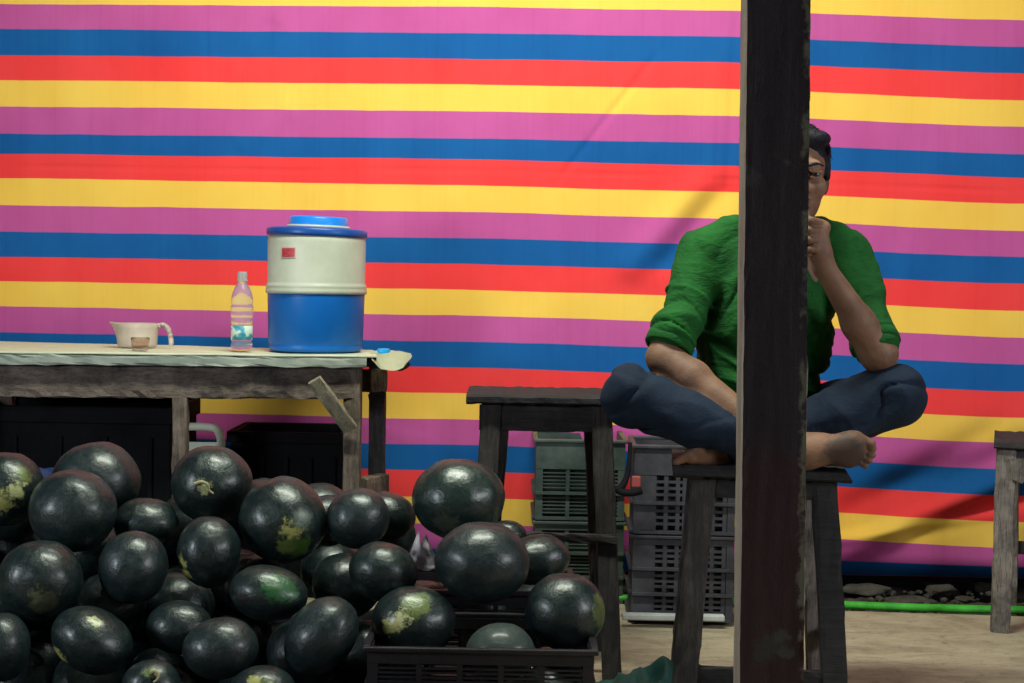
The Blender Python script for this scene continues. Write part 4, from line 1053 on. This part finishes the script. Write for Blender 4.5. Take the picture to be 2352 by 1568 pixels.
sh = [rc(SR+V3((.035,.01,-.008)), SL+V3((-.035,.01,-.008)), .060, .060, .03), rc(P(1628, 578, 3.56), P(1705, 538, 3.57), .058, .054, .03), rc(P(1934, 582, 3.56), P(1876, 548, 3.57), .058, .050, .03), el(CH+V3((0,0,-.01)), (.155,.115,.17), .05), el(CH.lerp(BEL, .6), (.138,.105,.13), .05),
      el(P(1662, 790, 3.59), (.074,.085,.125), .04), el(P(1668, 870, 3.58), (.060,.075,.075), .04), el(BEL+V3((0,0,-.01)), (.125,.105,.10), .04), el(PEL+V3((0,0,.02)), (.13,.11,.07), .04),
      rc(NK0+V3((0,.02,-.035)), NK0+V3((0,.03,.0)), .075, .058, .03),
      rc(SR+V3((-.002,0,-.005)), SR.lerp(ER, .80), .063, .053, .03), rc(SL+V3((.002,0,-.005)), SL.lerp(EL_, .90), .064, .054, .03),
      sub(el(NK0+V3((0,.0,.055)), (.056,.060,.052), .006)), sub(rc(NK0+V3((0,-.075,.03)), NK0+V3((0,-.105,-.075)), .026, .006, .004))]
shirt_m = M('green_cotton', (.018,.16,.028), .85, .2); n = N(shirt_m); v = n.coord()
n.color(n.ramp(n.noise(v, 8, 5, .65), [(.3, (.005,.050,.011)), (.7, (.012,.110,.018))]))
b1 = n.bump(n.noise(n.coord((1,1,2.2)), 26, 5, .6, 1.0), .5, .012); n.bump(n.noise(v, 240, 2, .5), .15, .001, b1)
shirt = obj('shirt', sdf_mesh('shirt', sh, .0042, shirt_w), shirt_m, man)
# rolled cuffs
for (a, b, r) in ((SR.lerp(ER, .80), SR.lerp(ER, .915), .057), (SL.lerp(EL_, .84), SL.lerp(EL_, .93), .058)):
    bm = bmesh.new(); d = (b-a); L = d.length; d.normalize(); rr = []
    pts = []
    for f, q in ((0,.94),(.08,1.0),(.45,1.03),(.9,1.02),(1.0,.97),(.97,.86)): pts.append((a+d*(L*f), r*q))
    u = d.orthogonal().normalized(); w_ = d.cross(u); rings = []
    for (p, r_) in pts:
        rings.append([bm.verts.new(p+(u*math.cos(t)+w_*math.sin(t))*(r_*(1+.05*noise.noise(Vector((math.cos(t)*2, math.sin(t)*2, r_*30))))))
                      for t in [2*math.pi*k/36 for k in range(36)]])
    for i in range(len(rings)-1):
        for k in range(36): bm.faces.new((rings[i][k], rings[i][(k+1) % 36], rings[i+1][(k+1) % 36], rings[i+1][k]))
    obj('cuff', bm, shirt_m, shirt, True)
bm = bmesh.new()
for sx in (-1, 1):
    pp = smooth_path([NK0+V3((sx*.002, .085, .022)), NK0+V3((sx*.058, .04, .018)), NK0+V3((sx*.066, -.02, -.004)), NK0+V3((sx*.040, -.078, -.035)), NK0+V3((sx*.012, -.104, -.065))], 6)
    add_tube(bm, pp, [.011]*len(pp), 8)
obj('collar', bm, shirt_m, shirt, True)
but = M('button', (.45,.48,.42), .4)
for q in range(5):
    pb = CH.lerp(BEL, -.25+q*.36); bm = bmesh.new()
    bmesh.ops.create_cone(bm, cap_ends=True, segments=14, radius1=.0055, radius2=.005, depth=.003, matrix=Matrix.Translation(pb+V3((.045, -.118, 0))) @ Matrix.Rotation(R(90), 4, 'X'))
    obj('button', bm, but, shirt)
# jeans
def jw(X, Y, Z):
    g = lambda v, c, w__: np.exp(-((v-c)/w__)**2)
    f = -.012*fold(X, Y, Z, (7,0,3), (0,6,0), (4,0,12), 1)
    kn = g(X, KR.x+.03, .07)+g(X, KL.x-.03, .07)
    f -= kn*.010*fold(X, Y, Z, (9,0,6), (0,6,0), (-8,0,20), 1)
    wx = .035*(vnoise(np.stack([X*11, Y*11, Z*11], -1))-.5)
    f += (.004+.009*kn)*ridge(np.stack([(X+wx)*9+Z*4, Y*6, (Z+wx)*22-X*8], -1), 1)**7
    hem = g(X, AR.x-.06, .06)+g(X, AL.x+.07, .07); f -= hem*.010*fold(X, Y, Z, (32,0,10), (0,7,0), (3,0,7))
    return f
fr_ = .80
jn = [el(PEL, (.15,.115,.085), .04), rc(HR, KR, .088, .066, .03), rc(HL, KL, .088, .066, .03),
      rc(KR, KR.lerp(AR, .35)+V3((0,0,-.012)), .066, .064, .02), rc(KR.lerp(AR, .35)+V3((0,0,-.012)), KR.lerp(AR, .86), .064, .046, .02),
      rc(KL, KL.lerp(AL, .35)+V3((0,0,-.006)), .066, .060, .02), rc(KL.lerp(AL, .35)+V3((0,0,-.006)), KL.lerp(AL, .90), .060, .048, .02)]
jean_m = M('dark_denim', (.028,.042,.066), .85, .2); n = N(jean_m); v = n.coord()
n.color(n.ramp(n.noise(v, 7, 6, .65), [(.3, (.004,.008,.018)), (.7, (.014,.026,.050))])); b1 = n.bump(n.noise(v, 22, 5, .6, .8), .4, .01); n.bump(n.noise(v, 300, 2, .5), .2, .001, b1)
obj('jeans', sdf_mesh('jeans', jn, .0045, jw), jean_m, man)

# ------------------------------------------------------------------ post in front
pm = M('painted_post', (.02,.018,.022), .7, .35); n = N(pm); v = n.coord(); 
tc2 = n.new('TexCoord'); sp = n.new('SeparateXYZ'); n.link(tc2.outputs['Object'], sp.inputs[0])
grn = n.noise(n.coord((9, 9, .8)), 4, 6, .7, .4)
dark = n.ramp(grn, [(.3, (.045,.036,.050)), (.7, (.090,.074,.096))]); mar = n.ramp(grn, [(.3, (.062,.034,.041)), (.7, (.115,.063,.074))])
zz1 = n.new('Math', operation='MULTIPLY_ADD'); n.link(n.noise(v, 3, 5, .7), zz1.inputs[0]); zz1.inputs[1].default_value = .35; n.link(sp.outputs[2], zz1.inputs[2])
c = n.mix(n.ramp(zz1.outputs[0], [(.95, (1,1,1)), (1.2, (0,0,0))]), dark, mar)
PY = 1.90
pl0, pr0, pl1, pr1 = P(1717, 0, PY), P(1866, 0, PY), P(1699, 1568, PY), P(1850, 1568, PY)
po = Vector(((pl1.x+pr1.x)/2, PY, 0))
def smudge(c, px, py, rad, colr, soft=.4, st_=(1,1,1)):
    d = P(px, py, PY)-po; dist = n.new('VectorMath', operation='DISTANCE'); mp = n.new('VectorMath', operation='MULTIPLY_ADD')
    tx = n.new('TexNoise'); tx.inputs['Scale'].default_value = 55; tx.inputs['Detail'].default_value = 5; n.link(tc2.outputs['Object'], tx.inputs['Vector'])
    mp.inputs[1].default_value = (.035,.035,.035); n.link(tx.outputs['Color'], mp.inputs[0]); n.link(tc2.outputs['Object'], mp.inputs[2])
    n.link(mp.outputs[0], dist.inputs[0]); dist.inputs[1].default_value = d+Vector((.0175,.0175,.0175))
    return n.mix(n.ramp(dist.outputs['Value'], [(rad*(1-soft), (.8,)*3), (rad, (0,0,0))]), c, colr)
c = smudge(c, 1725, 408, .014, (.11,.12,.13)); c = smudge(c, 1792, 350, .009, (.08,.08,.09)); c = smudge(c, 1760, 1488, .022, (.10,.11,.10)); c = smudge(c, 1795, 1460, .014, (.14,.15,.14))
c = smudge(c, 1802, 1500, .012, (.14,.15,.14)); c = smudge(c, 1806, 375, .006, (.16,.14,.12))
# chipped right arris shows pale timber
dx = n.new('Math', operation='MULTIPLY_ADD'); n.link(n.noise(n.coord((1,1,.8)), 45, 6, .75), dx.inputs[0]); dx.inputs[1].default_value = .034
ln = n.new('Math', operation='MULTIPLY_ADD'); n.link(sp.outputs[2], ln.inputs[0]); ln.inputs[1].default_value = -(pr0.x-pr1.x)/(pr0.z-pr1.z); n.link(sp.outputs[0], ln.inputs[2]); n.link(ln.outputs[0], dx.inputs[2])
half = (pr1.x-pl1.x)/2
brk = n.ramp(n.noise(n.coord((1,1,1)), 14, 4, .7), [(.46, (0,0,0)), (.54, (.95,)*3)])
c = n.mix(n.mix(1.0, n.ramp(dx.outputs[0], [(half+.0120, (0,0,0)), (half+.0140, (.95,)*3)]), brk, 'MULTIPLY'), c, (.30,.31,.24))
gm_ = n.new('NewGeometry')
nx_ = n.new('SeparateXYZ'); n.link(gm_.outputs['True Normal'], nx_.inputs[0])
lit_left_wood = n.ramp(n.noise(n.coord((6,6,1)), 5, 5, .7), [(.3, (.22,.17,.14)), (.7, (.42,.38,.30))])  # left face: bare wood tone with its lamplight put into the colour
c = n.mix(n.ramp(nx_.outputs[0], [(0, (0,0,0)), (1, (0,0,0))]), c, lit_left_wood)
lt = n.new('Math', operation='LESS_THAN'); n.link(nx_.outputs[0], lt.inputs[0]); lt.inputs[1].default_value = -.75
c = n.mix(lt.outputs[0], c, lit_left_wood)
n.color(c); b1 = n.bump(grn, .5, .004); n.bump(n.noise(v, 70, 6, .75), .5, .004, b1)
bm = bmesh.new(); segs = 170; rings = []
zt_, zb_ = 2.55, 0.0
def ex(pa, pb, z): t = (z-pb.z)/(pa.z-pb.z); return pb.x+(pa.x-pb.x)*t
prof = [(0,0),(.03,-.0),(.1,0),(.3,0),(.5,0),(.7,0),(.9,0),(.97,0),(1,0),(1,.3),(1,.7),(1,1),(.66,1),(.33,1),(0,1),(0,.7),(0,.3)]
for i in range(segs+1):
    z = zb_+(zt_-zb_)*i/segs; x0, x1 = ex(pl0, pl1, z), ex(pr0, pr1, z); ring = []
    for k, (u, d_) in enumerate(prof):
        nn = noise.noise_vector(Vector((k*1.9, z*14, 3))); n2 = noise.noise_vector(Vector((k*1.1, z*60, 5)))
        am = .0030 if (u, d_) == (1, 0) else (.0010 if (u, d_) == (0, 0) else .0007)
        p = Vector((x0+(x1-x0)*u, PY+.055*d_, z))+nn*am*.7+n2*am*.8
        if (u, d_) == (1, 0): p.x -= .0022; p.y += .001
        ring.append(bm.verts.new(p))
    rings.append(ring)
m_ = len(prof)
for i in range(segs):
    for k in range(m_): bm.faces.new((rings[i][k], rings[i][(k+1) % m_], rings[i+1][(k+1) % m_], rings[i+1][k]))
bm.faces.new(rings[0][::-1]); bm.faces.new(rings[-1])
props(obj('wooden_post', bm, pm, origin=po), 'dark upright timber post with chipped edges standing in front of the man', 'post')
